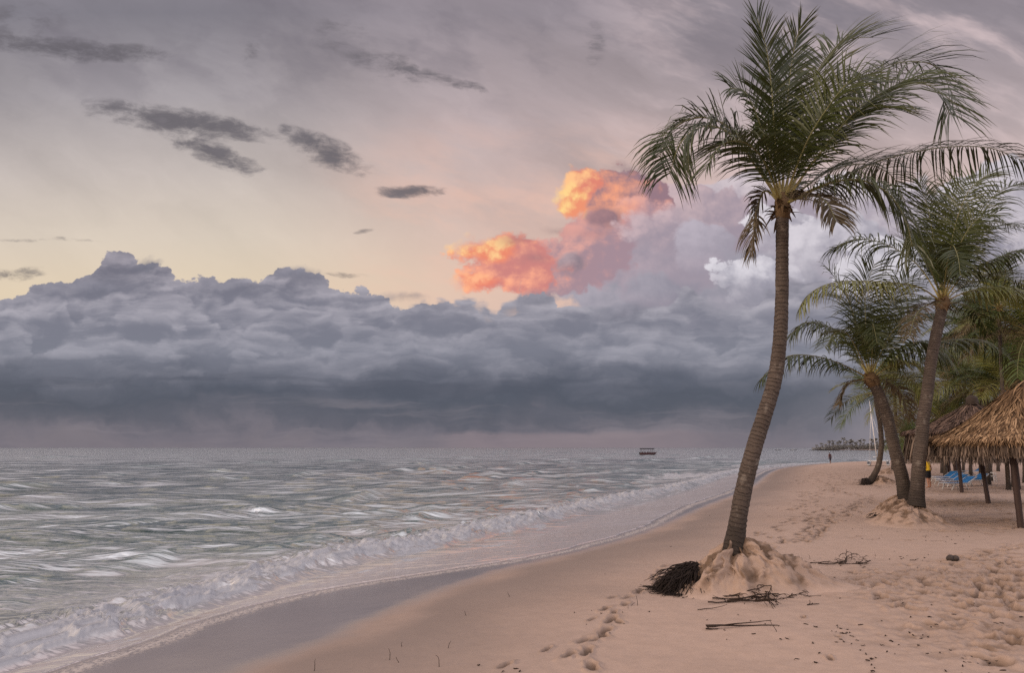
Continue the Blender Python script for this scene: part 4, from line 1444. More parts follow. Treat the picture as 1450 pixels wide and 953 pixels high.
palms = [o for o in COL.objects if o.name.startswith('palm_tree')]
_c = on_ground(995, 842)
_pr = palms[0]
_loc = np.array(_pr.location)
obj('root_mass', root_mass_mesh(np.array([_c[0] + .02, _c[1] + .42, _c[2]]) - _loc, .62, .46, .56, 1500, 4, .62), M_ROOT, _pr)
for pi, (px, py, rx, ry, h, n) in enumerate([(1258, 733, .75, .35, .24, 170), (None,) * 6, (1226, 687, .45, .4, .55, 120)]):
    if px is None: continue
    c = on_ground(px, py)
    _pr = palms[1 + pi]
    obj('root_mass', root_mass_mesh(c - np.array(_pr.location), rx, ry, h, n, 50 + pi, .4), M_ROOT, _pr)


def stick_mesh(L, r, seed, bend=.25, branches=0):
    rg = np.random.default_rng(seed)
    b = Bag()

    def grow(p, d, L, r, lev):
        m = 9; pts = [np.array(p)]
        for s in range(m):
            pts.append(pts[-1] + d * L / m)
            d = d + np.array([rg.normal(0, bend), rg.normal(0, bend), rg.normal(0, bend * .4)]) * .9
            d /= np.linalg.norm(d)
            if pts[-1][2] < r: pts[-1][2] = r; d[2] = abs(d[2]) * .3
            if pts[-1][2] > L * .16 + .04: d[2] -= .2
            if lev and rg.random() < .35:
                e = d + np.array([rg.normal(0, .8), rg.normal(0, .8), rg.uniform(-.1, .4)]); e /= np.linalg.norm(e)
                grow(pts[-1], e, L * rg.uniform(.2, .45), r * .65, lev - 1)
        b.tube(np.array(pts), r * np.linspace(1, .45, m + 1), 5, wob=.12, seed=seed)
    grow((-L / 2, 0, r * 1.1), np.array([1.0, 0, .02]), L, r, branches)
    return b.mesh('twig')


def lay(px, py, L, r, rz, seed, label, group=None, branches=0, bend=.25, name='twig', up=0.0):
    p = on_ground(px, py)
    o = obj(name, stick_mesh(L, r, seed, bend, branches), M_TWIG, None, label, 'twig', group)
    o.location = (p[0], p[1], p[2] + .002)
    o.rotation_euler = (0, -up, rz)
    if up:
        o.location.z += L / 2 * math.sin(up) - .04
    return o


G_T = 'dark twigs lying in a tangle below the sand mound'
rg_ = np.random.default_rng(77)
for k, (px, py, L, rz) in enumerate([(1052, 846, .95, .05), (1078, 842, 1.1, -.08), (1100, 846, 1.0, .12), (1040, 850, .7, -.2), (1120, 843, .9, .02), (1090, 836, .8, .3), (1068, 852, .9, .1), (1132, 840, .55, .25), (1030, 856, .6, -.3), (1105, 852, .8, -.05), (1085, 850, 1.2, .02), (1060, 838, .7, .5)]):
    lay(px, py, L, .0115 + .004 * rg_.random(), rz, 300 + k, 'thin dark twig in the tangle in front of the sand mound', G_T, branches=2, bend=.30)
G_R = 'dark roots trailing right of the sand mound'
for k, (px, py, L, rz) in enumerate([(1172, 798, .8, .1), (1190, 800, .9, -.1), (1212, 799, .8, .15), (1228, 800, .6, -.1), (1200, 796, .5, .5)]):
    lay(px, py, L, .012, rz, 340 + k, 'thin dark root lying on the sand right of the mound', G_R, branches=2, bend=.32)
lay(1050, 888, .98, .014, .0, 361, 'long straight dark stick lying alone near the bottom edge', bend=.05)
lay(1048, 889, .92, .011, .02, 362, 'thinner stick twisted along the long straight one near the bottom', bend=.09)
lay(1150, 857, .22, .010, .5, 363, 'short forked twig right of the twig tangle', branches=1)
lay(1006, 892, .14, .012, .3, 364, 'small broken twig left of the long straight stick', branches=1)
lay(1298, 794, .30, .008, .1, 365, 'bent twig left of the two dark coconuts', bend=.4)
lay(1380, 787, .18, .008, -.5, 366, 'short twig lying right of the two dark coconuts')
lay(1010, 864, .5, .007, .1, 367, 'pale curved twig below the black root mass', bend=.2)
G_S = 'sprigs standing upright in the sand'
for k, (px, py) in enumerate([(1096, 860), (1097, 894), (903, 857), (893, 858), (659, 872), (636, 918), (571, 916), (566, 938), (552, 934), (623, 944), (889, 862), (1147, 792), (1240, 788), (1151, 749), (723, 845), (447, 950)]):
    lay(px, py, float(rg_.uniform(.10, .2)), .0055, float(rg_.uniform(1.0, 2.2)), 380 + k, 'small dark sprig standing upright in the open sand', G_S, up=float(rg_.uniform(.9, 1.3)), name='sprig')


def coconut_mesh(r, seed):
    b = Bag()
    ph = np.linspace(0, math.pi, 14); th = np.linspace(0, 2 * math.pi, 18, endpoint=False)
    P, A = np.meshgrid(ph, th, indexing='ij')
    x = r * np.sin(P) * np.cos(A); y = r * np.sin(P) * np.sin(A); z = r * 1.2 * np.cos(P)
    k = 1 + .06 * np.cos(3 * A) * np.sin(P) + .05 * fbm(x * 12, y * 12 + z * 8, seed, 3)
    v = np.stack([z * k, y * k, x * k], -1).reshape(-1, 3)
    i = np.arange(14 * 18).reshape(14, 18); j = np.roll(i, -1, 1)
    b.add(v, np.stack([i[:-1], i[1:], j[1:], j[:-1]], -1).reshape(-1, 4))
    b.tube([(r * 1.12, 0, 0), (r * 1.3, 0, .01)], [r * .22, r * .12], 7)
    return b.mesh('coconut')


def _husk():
    n = noise(vscale(objco(), 3, 14, 14), 3.0, 4, .6, dims='3D')
    return principled(mix(n, (0.012, 0.009, 0.008), (0.05, 0.036, 0.03)), .8, bump(n, .5, .01))


M_HUSK = material('coconut_husk', _husk)
for k, (px, lab) in enumerate([(1346, 'dark fallen coconut, larger left one of the pair on the right sand'), (1353, 'dark fallen coconut, smaller right one of the pair on the right sand')]):
    p = on_ground(px, 795)
    o = obj('coconut', coconut_mesh(.075 - .012 * k, 8 + k), M_HUSK, None, lab, 'coconut')
    o.location = (p[0], p[1], p[2] + .055); o.rotation_euler = (.3, .2, 1.2 + k)


def litter():
    b = Bag(); rg = np.random.default_rng(91)
    spots = []
    for cx, cy, sx, sy, n in [(860, 855, 60, 25, 14), (700, 920, 90, 25, 14), (1080, 870, 70, 30, 26), (1200, 910, 90, 35, 40), (1230, 790, 120, 12, 50), (1350, 880, 80, 50, 60), (1240, 750, 60, 8, 16), (1200, 725, 40, 8, 20), (1330, 760, 80, 12, 30), (1180, 690, 40, 15, 30), (1385, 935, 60, 15, 30), (1060, 800, 200, 80, 50), (500, 940, 40, 8, 6)]:
        for _ in range(n // 2 + 1):
            spots.append((cx + rg.normal(0, sx) * .6, cy + rg.normal(0, sy) * .6))
    # a loose wrack line of bits
    for a, bb in [((1185, 880), (1205, 898)), ((1205, 898), (1232, 930)), ((1232, 930), (1240, 950)), ((1180, 890), (1200, 893))]:
        for t in np.linspace(0, 1, 6):
            spots.append((a[0] + (bb[0] - a[0]) * t + rg.normal(0, 1.5), a[1] + (bb[1] - a[1]) * t + rg.normal(0, 1)))
    w = np.array([at_z(min(max(x, 420), 1449), min(max(y, 665), 952), .85) for x, y in spots])
    for wx, wy, _ in w:
        s, _t = shore(np.array([wx]), np.array([wy]))
        if s[0] < .6: continue
        L = rg.uniform(.012, .07); an = rg.uniform(0, 6.28); r = rg.uniform(.004, .009)
        z0 = ground(wx, wy)
        pts = [(wx + math.cos(an) * L * t + rg.normal(0, .004), wy + math.sin(an) * L * t + rg.normal(0, .004), z0 + .004 + rg.uniform(0, .012)) for t in (0, .35, .7, 1)]
        b.tube(np.array(pts), [r * .6, r, r, r * .4], 5)
    return b.mesh('beach_litter')


obj('seaweed_litter', litter(), M_TWIG, None, 'scattered dark bits of seaweed and husk all over the dry sand', 'seaweed', None, 'stuff')


# ---------------------------------------------------------------- thatched shelters
def thatch_shader(c0, c1, c2):
    def f():
        r = at('rnd'); t = at('along')
        n = noise(objco(), 3.0, 4, .6, dims='3D')
        col = ramp(clamp(r * .8 + n * .35 - .1), [(0, c0), (.5, c1), (1, c2)])
        return principled(col, .8, spec=.2)
    return f


M_TH_TAN = material('fresh_thatch', thatch_shader((0.032, 0.019, 0.012), (0.140, 0.084, 0.046), (0.36, 0.24, 0.145)))
M_TH_GREY = material('old_thatch', thatch_shader((0.028, 0.020, 0.016), (0.095, 0.070, 0.056), (0.23, 0.175, 0.140)))
M_TH_DARK = material('weathered_thatch', thatch_shader((0.024, 0.016, 0.013), (0.080, 0.050, 0.038), (0.18, 0.118, 0.086)))


def _post():
    n = noise(vscale(objco(), 6, 6, .7), 2.0, 5, .6, dims='3D')
    return principled(mix(n, (0.014, 0.008, 0.007), (0.045, 0.025, 0.021)), .65, bump(n, .4, .02), spec=.3)


M_POST = material('dark_post', _post)


def thatch(R, z_eave, z_apex, n, seed, rtop=.06, ln=(.45, .95), wid=.045, tail=.22, sag=.12):
    """palm leaf strips laid in courses from the eave up to the peak"""
    rg = np.random.default_rng(seed)
    b = Bag()
    sl = math.hypot(R - rtop, z_apex - z_eave)
    prof = lambda t: z_eave + (z_apex - z_eave) * (t - sag * math.sin(math.pi * t))
    # under-layer
    m = 40
    tt = np.linspace(0, 1, 7); an = np.linspace(0, 2 * math.pi, m, endpoint=False)
    v = np.array([[((R * .97) * (1 - t) + rtop * t) * np.cos(an), ((R * .97) * (1 - t) + rtop * t) * np.sin(an), np.full(m, prof(t) - .05)] for t in tt]).transpose(0, 2, 1).reshape(-1, 3)
    i = np.arange(7 * m).reshape(7, m); j = np.roll(i, -1, 1)
    b.add(v, np.stack([i[:-1], j[:-1], j[1:], i[1:]], -1).reshape(-1, 4), along=0.0, rnd=.05)
    V = []; Fq = []; A = []; Rn = []; c = 0
    for k in range(n):
        t = 1 - math.sqrt(rg.random()) if rg.random() < .8 else rg.random() * .12
        a = rg.uniform(0, 2 * math.pi)
        L = min(rg.uniform(*ln), t * sl + rg.uniform(.05, .2))
        r0 = R * (1 - t) + rtop * t
        o = np.array([math.cos(a), math.sin(a), 0]); sd = np.array([-math.sin(a), math.cos(a), 0])
        p = o * r0 + np.array([0, 0, prof(t) + rg.uniform(.0, .06)])
        dn = o * (R - rtop) / sl + np.array([0, 0, -(z_apex - z_eave) / sl])
        d = dn + sd * rg.normal(0, .28) + np.array([0, 0, rg.uniform(-.02, .10)])
        d /= np.linalg.norm(d)
        w = wid * rg.uniform(.5, 1.2); rn = rg.random()
        pts = [p]
        for s in range(3):
            pts.append(pts[-1] + d * L / 3); d = d + np.array([0, 0, -tail * rg.uniform(.3, 1.4)]) + sd * rg.normal(0, .08); d /= np.linalg.norm(d)
        ws = sd + np.array([0, 0, rg.normal(0, .35)]); ws /= np.linalg.norm(ws)
        for s, q in enumerate((.7, 1, .75, .12)):
            V += [pts[s] - ws * w * q * .5, pts[s] + ws * w * q * .5]; A += [s / 3] * 2; Rn += [rn] * 2
        for s in range(3):
            Fq.append((c + 2 * s, c + 2 * s + 1, c + 2 * s + 3, c + 2 * s + 2))
        c += 8
    b.add(np.array(V), np.array(Fq), None, 0, along=np.array(A), rnd=np.array(Rn))
    return b


def fringe(R, z_top, z_bot, n, seed, flare=.12):
    """the old lower thatch hanging under the eave"""
    rg = np.random.default_rng(seed)
    b = Bag()
    m = 40; an = np.linspace(0, 2 * math.pi, m, endpoint=False)
    v = np.array([[R * k * np.cos(an), R * k * np.sin(an), np.full(m, z)] for k, z in ((.75, z_top + .12), (.93, z_top), (.99, z_bot + .22))]).transpose(0, 2, 1).reshape(-1, 3)
    i = np.arange(3 * m).reshape(3, m); j = np.roll(i, -1, 1)
    b.add(v, np.stack([i[:-1], j[:-1], j[1:], i[1:]], -1).reshape(-1, 4), along=0., rnd=.05)
    V = []; Fq = []; A = []; Rn = []; c = 0
    for k in range(n):
        a = rg.uniform(0, 2 * math.pi); o = np.array([math.cos(a), math.sin(a), 0]); sd = np.array([-math.sin(a), math.cos(a), 0])
        z0 = z_top + rg.uniform(-.25, .08); L = (z0 - z_bot) * rg.uniform(.75, 1.12)
        p = o * R * rg.uniform(.93, 1.02) + np.array([0, 0, z0])
        d = np.array([0, 0, -1.]) + o * rg.uniform(.0, flare * 3) + sd * rg.normal(0, .18); d /= np.linalg.norm(d)
        w = rg.uniform(.025, .065); rn = rg.random()
        pts = [p]
        for s in range(3):
            pts.append(pts[-1] + d * L / 3); d = d + np.array([0, 0, -.15]) + sd * rg.normal(0, .08); d /= np.linalg.norm(d)
        ws = sd + o * rg.normal(0, .4); ws /= np.linalg.norm(ws)
        for s, q in enumerate((.8, 1, .8, .15)):
            V += [pts[s] - ws * w * q * .5, pts[s] + ws * w * q * .5]; A += [s / 3] * 2; Rn += [rn] * 2
        for s in range(3):
            Fq.append((c + 2 * s, c + 2 * s + 1, c + 2 * s + 3, c + 2 * s + 2))
        c += 8
    b.add(np.array(V), np.array(Fq), None, 0, along=np.array(A), rnd=np.array(Rn))
    return b.mesh('fringe')


def shelter(label, px, py, Y, R, ze, za, zf, mroof, mfr, n, seed, knob=False, lean=(0.0, 0.0), post_r=.085, posts=None):
    """thatched beach umbrella: heights are above the sand at its post"""
    p = at_y(px, py, Y)
    g = ground(p[0], p[1])
    root = empty('thatched_shelter', (p[0], p[1], g), label, 'beach shelter', 'thatched shelters along the beach')
    s = np.linspace(0, 1, 24)
    for ox, oy in (posts or [(0.0, 0.0)]):
        b = Bag()
        k_ = lean if posts is None else (0.0, 0.0)
        top_ = za - .1 if posts is None else ze + .3
        path = np.stack([ox + k_[0] * s, oy + k_[1] * s, -.25 + top_ * s], 1)
        b.tube(path, post_r * (1 + .06 * vnoise(s * 6, s * 0, seed)), 14, wob=.02, seed=seed)
        obj('post', b.mesh('post'), M_POST, root)
    o = obj('roof', thatch(R, ze, za, n, seed).mesh('roof'), mroof, root)
    o.location = (lean[0], lean[1], 0)
    o = obj('fringe', fringe(R * .93, ze - .02, zf, int(n * .55), seed + 1), mfr, root)
    o.location = (lean[0], lean[1], 0)
    # spokes that carry the thatch
    b = Bag()
    for k in range(8):
        a = k * math.pi / 4 + .2
        b.tube([(0, 0, za - .25), (math.cos(a) * R * .88, math.sin(a) * R * .88, ze + .0)], .03, 6)
    o = obj('roof_poles', b.mesh('roof_poles'), M_POST, root)
    o.location = (lean[0], lean[1], 0)
    if knob:
        b = Bag(); z = np.linspace(0, .42, 9)
        b.tube(np.stack([z * 0, z * 0, za - .12 + z], 1), [.20, .235, .225, .235, .22, .225, .20, .17, .08], 16, wob=.03, seed=seed)
        b.at.pop('along', None); b.at.pop('round', None)
        o = obj('roof_cap', b.mesh('roof_cap'), M_TH_GREY, root)
        o.location = (lean[0], lean[1], 0)
    return root


shelter('thatched shelter at the right edge with a bright tan straw roof', 1445, 742, 20.4, 2.85, 2.52, 4.45, 2.02, M_TH_TAN, M_TH_GREY, 8200, 3, lean=(1.42, 1.0), posts=[(0, 0), (2.9, 1.3)])
shelter('thatched shelter with a grey brown roof and a wrapped knob on its peak', 1400, 712, 28.5, 2.65, 2.85, 4.1, 1.62, M_TH_DARK, M_TH_GREY, 4200, 5, knob=True, lean=(-.16, .1))
shelter('third thatched shelter from the right edge, post standing beside the blue loungers', 1362, 697, 36.0, 1.9, 2.3, 3.7, 1.75, M_TH_DARK, M_TH_GREY, 1800, 7)
shelter('low thatched shelter seen in the gap between the two front posts', 1443, 690, 38.5, 2.2, 2.3, 3.6, 1.6, M_TH_GREY, M_TH_GREY, 1800, 9)
shelter('farther thatched shelter, left of two thin posts behind the loungers', 1345, 676, 50.0, 1.6, 2.4, 3.5, 1.95, M_TH_GREY, M_TH_GREY, 900, 11, post_r=.11)
shelter('farther thatched shelter, right of two thin posts behind the loungers', 1354, 678, 47.0, 1.5, 2.4, 3.5, 1.95, M_TH_GREY, M_TH_GREY, 900, 13, post_r=.11)


# ---------------------------------------------------------------- loungers and the chair
def _plain(col, rough=.5, spec=.4):
    def f():
        n = noise(objco(), 6.0, 4, .6, dims='3D')
        return principled(mix(n, tuple(c * .8 for c in col), tuple(min(1, c * 1.1) for c in col)), rough, spec=spec)
    return f


M_BLUE = material('blue_mesh_fabric', _plain((0.010, 0.110, 0.30), .6))
M_WHITE = material('white_plastic', _plain((0.36, 0.355, 0.36), .45))


def rot_y(a):
    return np.array([[math.cos(a), 0, math.sin(a)], [0, 1, 0], [-math.sin(a), 0, math.cos(a)]])


def lounger_parts():
    out = {}
    L1, L2, W, h = 1.28, .72, .60, .36
    b = Bag()
    for sy in (-1, 1):
        b.box((L1 / 2, sy * W / 2, h), (L1, .05, .045), bev=.012)
    b.box((0.02, 0, h), (.05, W, .045), bev=.012); b.box((L1, 0, h), (.05, W, .04), bev=.012)
    out['frame'] = b.mesh('frame', False)
    legs = []
    for x, tilt in ((.28, .42), (1.18, -.42)):
        for sy in (-1, 1):
            b = Bag()
            b.tube([(x + .12 * np.sign(tilt), sy * (W / 2 + .02), h - .02), (x - .10 * np.sign(tilt), sy * (W / 2 + .02), 0.0)], .028, 8)
            legs.append(b.mesh('leg'))
    out['leg'] = legs
    b = Bag()
    for k in range(9):
        b.box((.10 + k * .137, 0, h + .025), (.122, W - .07, .014), bev=.004)
    out['seat'] = b.mesh('seat', False)
    a = math.radians(28)
    R_ = rot_y(-a)
    b = Bag()
    for k in range(5):
        b.box(np.array([L1, 0, h + .025]) + R_ @ np.array([.08 + k * .137, 0, 0]), (.122, W - .07, .014), R_, bev=.004)
    out['backrest'] = b.mesh('backrest', False)
    b = Bag()
    for sy in (-1, 1):
        b.box(np.array([L1, sy * W / 2, h]) + R_ @ np.array([L2 / 2, 0, 0]), (L2, .05, .045), R_, bev=.012)
    b.box(np.array([L1, 0, h]) + R_ @ np.array([L2, 0, 0]), (.05, W, .045), R_, bev=.012)
    out['backrest_frame'] = b.mesh('backrest_frame', False)
    return out


LP_ = lounger_parts()


def lounger(px, py, rz, label, sc=1.0):
    p = on_ground(px, py)
    root = empty('sun_lounger', p, label, 'sun lounger', 'blue sun loungers under the shelters', rz)
    for k in ('frame', 'backrest_frame'):
        obj(k, LP_[k], M_WHITE, root)
    for k in ('seat', 'backrest'):
        obj(k, LP_[k], M_BLUE, root)
    for m_ in LP_['leg']:
        obj('leg', m_, M_WHITE, root)
    return root


lounger(1337, 694, .22, 'blue sun lounger with white frame, nearest of the row left of the third post')
lounger(1331, 690, .26, 'blue sun lounger second from the front of the row behind the palm trunk')
lounger(1326, 686.5, .24, 'blue sun lounger third from the front of the row behind the palm trunk')
lounger(1321, 683.5, .28, 'blue sun lounger at the far side of the row, nearest the yellow shirt')
lounger(1362, 689, .34, 'blue sun lounger with raised back, right of the third shelter post')
lounger(1366, 674, .2, 'blue sun lounger farthest back, small behind the others')


def chair():
    p = on_ground(1404, 684)
    root = empty('beach_chair', p, 'white plastic chair standing behind the second shelter post', 'chair', rz=-.9)
    b = Bag(); b.box((0, 0, .43), (.46, .46, .035), bev=.01); obj('seat', b.mesh('seat', False), M_WHITE, root)
    b = Bag()
    R_ = rot_y(.22)
    for k in range(5):
        b.box(np.array([-.24, -.18 + k * .09, .68]), (.02, .06, .46), rot_y(-.22), bev=.006)
    b.box((-.29, 0, .92), (.03, .46, .06), bev=.01)
    obj('backrest', b.mesh('backrest', False), M_WHITE, root)
    for sx in (-1, 1):
        for sy in (-1, 1):
            b = Bag(); b.tube([(sx * .2, sy * .2, .43), (sx * .25, sy * .24, 0)], .022, 8); obj('leg', b.mesh('leg'), M_WHITE, root)
    for sy in (-1, 1):
        b = Bag(); b.tube([(.22, sy * .24, .42), (.22, sy * .25, .63), (-.05, sy * .25, .66), (-.27, sy * .23, .66)], .02, 8); obj('armrest', b.mesh('armrest'), M_WHITE, root)


chair()


# ---------------------------------------------------------------- people
def skin_mesh(nodes, edges, sub=2):
    """one continuous body grown from a skeleton: nodes = {name: (x,y,z,r)}"""
    names = list(nodes)
    me = bpy.data.meshes.new('person')
    me.from_pydata([nodes[k][:3] for k in names], [(names.index(a), names.index(b)) for a, b in edges], [])
    o = bpy.data.objects.new('tmp', me); COL.objects.link(o)
    m = o.modifiers.new('s', 'SKIN'); m.use_smooth_shade = True; m.branch_smoothing = .3
    lay_ = me.skin_vertices[0].data
    for i, k in enumerate(names):
        r = nodes[k][3]
        lay_[i].radius = (r, r) if not isinstance(r, tuple) else r
        lay_[i].use_root = (i == 0)
    s = o.modifiers.new('u', 'SUBSURF'); s.levels = sub; s.render_levels = sub
    dg = bpy.context.evaluated_depsgraph_get()
    r = bpy.data.meshes.new_from_object(o.evaluated_get(dg))
    bpy.data.objects.remove(o)
    return r


def person_nodes(step=.12, arm_out=.0, lean=0.0):
    N = {}; E = []

    def ch(pts, start=None):
        prev = start
        for k, v in pts:
            N[k] = v
            if prev: E.append((prev, k))
            prev = k
    ch([('pelvis', (0, 0, .95, .135)), ('waist', (0, .0, 1.10, .118)), ('chest', (0, .01 + lean, 1.30, .145)), ('neckb', (0, .02 + lean, 1.46, .075)), ('neck', (0, .03 + lean, 1.53, .052)), ('headl', (0, .035 + lean, 1.60, .078)), ('head', (0, .03 + lean, 1.68, .092)), ('headt', (0, .025 + lean, 1.755, .055))])
    N['nose'] = (0, .13 + lean, 1.64, .016); E.append(('headl', 'nose'))
    for s, n in ((-1, 'l'), (1, 'r')):
        dy = step * s
        ch([(n + 'hip', (s * .10, 0, .90, .098)), (n + 'thigh', (s * .11, dy * .35, .70, .083)), (n + 'knee', (s * .11, dy * .6, .49, .058)), (n + 'calf', (s * .115, dy * .55 - .02, .32, .056)), (n + 'ankle', (s * .115, dy * .75 - .03, .08, .036)), (n + 'heel', (s * .115, dy * .75 + .02, .035, .034)), (n + 'toe', (s * .125, dy * .75 + .15, .025, .028))], 'pelvis')
        ch([(n + 'shoulder', (s * .185, .01 + lean, 1.42, .062)), (n + 'uarm', (s * (.225 + arm_out * .4), lean, 1.27, .047)), (n + 'elbow', (s * (.245 + arm_out), -.02 + lean, 1.12, .038)), (n + 'farm', (s * (.25 + arm_out), .02 + lean, .99, .034)), (n + 'wrist', (s * (.25 + arm_out * .8), .05 + lean, .87, .025)), (n + 'palm', (s * (.25 + arm_out * .8), .06 + lean, .80, .030))], 'neckb')
        for f in range(4):
            x = s * (.25 + arm_out * .8); y = .035 + f * .019 + lean
            ln = (.07, .08, .075, .06)[f]
            ch([(n + 'f%d' % f, (x, y, .775, .0095)), (n + 'g%d' % f, (x - s * .008, y + .004, .775 - ln * .55, .009)), (n + 'h%d' % f, (x - s * .022, y + .006, .775 - ln, .007))], n + 'palm')
        ch([(n + 't0', (s * (.245 + arm_out * .8), .10 + lean, .80, .011)), (n + 't1', (s * (.24 + arm_out * .8), .115 + lean, .765, .009))], n + 'palm')
    return N, E


def cloth_from(me, test, off, name, hem=None):
    """a garment: the part of the body surface it covers, lifted off the skin and given thickness"""
    bm = bmesh.new(); bm.from_mesh(me)
    bm.normal_update()
    kill = [f for f in bm.faces if not test(f.calc_center_median())]
    bmesh.ops.delete(bm, geom=kill, context='FACES')
    for v in bm.verts:
        v.co += v.normal * (off + (hem(v.co) if hem else 0))
    r = bmesh.ops.solidify(bm, geom=bm.faces[:], thickness=.006)
    out = bpy.data.meshes.new(name); bm.to_mesh(out); bm.free()
    for p in out.polygons: p.use_smooth = True
    return out


M_SKIN = material('skin', _plain((0.24, 0.115, 0.070), .5))
M_SKIN_D = material('dark_skin_tone', _plain((0.12, 0.058, 0.038), .5))  # a darker skin tone for the far walker
M_YELLOW = material('yellow_cloth', _plain((0.55, 0.36, 0.03), .8, .1))
M_BLACK = material('black_cloth', _plain((0.014, 0.013, 0.015), .8, .1))
M_NAVY = material('dark_cloth', _plain((0.030, 0.026, 0.034), .8, .1))
M_MAROON = material('maroon_cloth', _plain((0.045, 0.020, 0.022), .8, .1))
M_HAIR = material('dark_hair', _plain((0.012, 0.008, 0.006), .6))


def person(label, p, rz, skin, top, bottom, leg_z=.56, sleeve=.0, height=1.0, step=.12, bulk=1.0, arm_out=.02):
    N, E = person_nodes(step, arm_out)
    if bulk != 1:
        for k in ('pelvis', 'waist', 'chest'):
            N[k] = N[k][:3] + (N[k][3] * bulk,)
    me = skin_mesh(N, E)
    # eyes and mouth stay in the skin; the face is turned away at this distance
    root = obj('person', me, skin, None, label, 'person')
    root.location = tuple(p); root.rotation_euler = (0, 0, rz); root.scale = (height,) * 3
    arm = lambda c: abs(c.x) > .20 and c.z < 1.33
    obj('shirt', cloth_from(me, lambda c: .93 < c.z < 1.475 and (abs(c.x) < (.20 + sleeve)) and not (abs(c.x) > .205 and c.z < 1.32 - sleeve), .010, 'shirt'), top, root)
    obj('shorts', cloth_from(me, lambda c: leg_z < c.z < .985 and abs(c.x) < .215, .014, 'shorts', lambda c: .012 * max(0, (.85 - c.z) / .3)), bottom, root)
    obj('hair', cloth_from(me, lambda c: c.z > 1.60 and (c.z > 1.72 or c.y < .055), .010, 'hair'), M_HAIR, root)
    return root


_p = on_ground(1316, 691)
person('person in a yellow sleeveless shirt and black shorts standing behind the palm trunk', _p, .35, M_SKIN, M_YELLOW, M_BLACK, step=.05)
_p = on_ground(1176, 656.5)
person('person in dark clothes walking away alone along the far waterline', _p, .25, M_SKIN_D, M_MAROON, M_NAVY, leg_z=.42, sleeve=.03, bulk=1.18, height=1.0, step=.16, arm_out=.05)


# ---------------------------------------------------------------- boats
def hull_bag(L, W, H, bow=.45, stern=.12, rise=.35, n=18, m=11, thick=.05):
    """an open boat: rounded sections from stern (x=0) to raised bow (x=L)"""
    b = Bag()
    out = []; inn = []
    for i in range(n):
        t = i / (n - 1)
        w = W / 2 * (1 - max(0, (t - .5) / .5) ** 2.2) * (1 - .18 * max(0, (.25 - t) / .25))
        w = max(w, .02)
        top = H * (1 + rise * t ** 2.5)
        x = L * t - bow * 0
        ring = []; rin = []
        for k in range(m):
            a = -math.pi / 2 + math.pi * k / (m - 1)
            yy = w * math.copysign(abs(math.sin(a)) ** .6, math.sin(a)); zz = top * (1 - abs(math.cos(a)) ** .8)
            xx = x + bow * t ** 3 * (zz / H) - stern * (1 - t) ** 4 * (zz / H)
            keel = H * .5 * max(0, (t - .7) / .3) ** 2
            ring.append((xx, yy, keel + zz * (1 - keel / top)))
            rin.append((xx, yy * (1 - thick / max(w, thick * 1.5)), max(keel + zz * (1 - keel / top), H * .28 + 0) if abs(yy) < w * .97 else keel + zz * (1 - keel / top)))
        out.append(ring); inn.append(rin)
    v = np.array(out).reshape(-1, 3); vi = np.array(inn).reshape(-1, 3)
    i = np.arange(n * m).reshape(n, m)
    q = np.stack([i[:-1, :-1], i[1:, :-1], i[1:, 1:], i[:-1, 1:]], -1).reshape(-1, 4)
    N_ = n * m
    b.add(np.concatenate([v, vi]), np.concatenate([q, q[:, ::-1] + N_, np.stack([i[:-1, 0], i[:-1, 0] + N_, i[1:, 0] + N_, i[1:, 0]], -1), np.stack([i[:-1, -1], i[1:, -1], i[1:, -1] + N_, i[:-1, -1] + N_], -1), np.stack([i[0, :-1], i[0, 1:], i[0, 1:] + N_, i[0, :-1] + N_], -1)]))
    return b


M_HULL = material('dark_red_paint', _plain((0.026, 0.006, 0.007), .4))
M_CANOPY = material('black_canvas', _plain((0.010, 0.008, 0.009), .8, .1))
M_GREYB = material('grey_blue_paint', _plain((0.09, 0.10, 0.12), .5))
M_MAST = material('pale_mast', _plain((0.52, 0.50, 0.49), .4))


def tour_boat():
    p = at_z(906.5, 644.3, 0.0)
    L = at_y(930.5, 644, p[1])[0] - p[0]
    root = empty('tour_boat', (p[0], p[1], -.28), 'dark red tour boat with a flat black canopy anchored off the beach', 'boat', rz=0.06)
    obj('hull', hull_bag(L * .93, 2.5, 1.25, bow=L * .07, rise=.18).mesh('hull'), M_HULL, root)
    b = Bag(); b.box((L * .42, 0, 3.02), (L * .80, 2.5, .26), bev=.1); b.box((L * .42, 0, 2.86), (L * .82, 2.56, .10), bev=.04)
    obj('canopy', b.mesh('canopy', False), M_CANOPY, root)
    for x in (.06, .26, .46, .66, .79):
        for sy in (-1, 1):
            b = Bag(); b.tube([(L * x, sy * 1.12, 1.15), (L * x, sy * 1.12, 2.85)], .05, 7); obj('canopy_post', b.mesh('canopy_post'), M_CANOPY, root)
    for x in (.16, .32, .48, .62):
        b = Bag(); b.box((L * x, 0, 1.22), (.42, 2.0, .10), bev=.03); b.box((L * x - .2, 0, 1.42), (.07, 2.0, .36), bev=.02); obj('bench', b.mesh('bench', False), M_HULL, root)
    b = Bag(); b.box((-.22, 0, 1.15), (.4, .42, .55), bev=.1); b.tube([(-.25, 0, .95), (-.25, 0, .1)], .10, 8); obj('outboard_motor', b.mesh('outboard_motor', False), M_CANOPY, root)


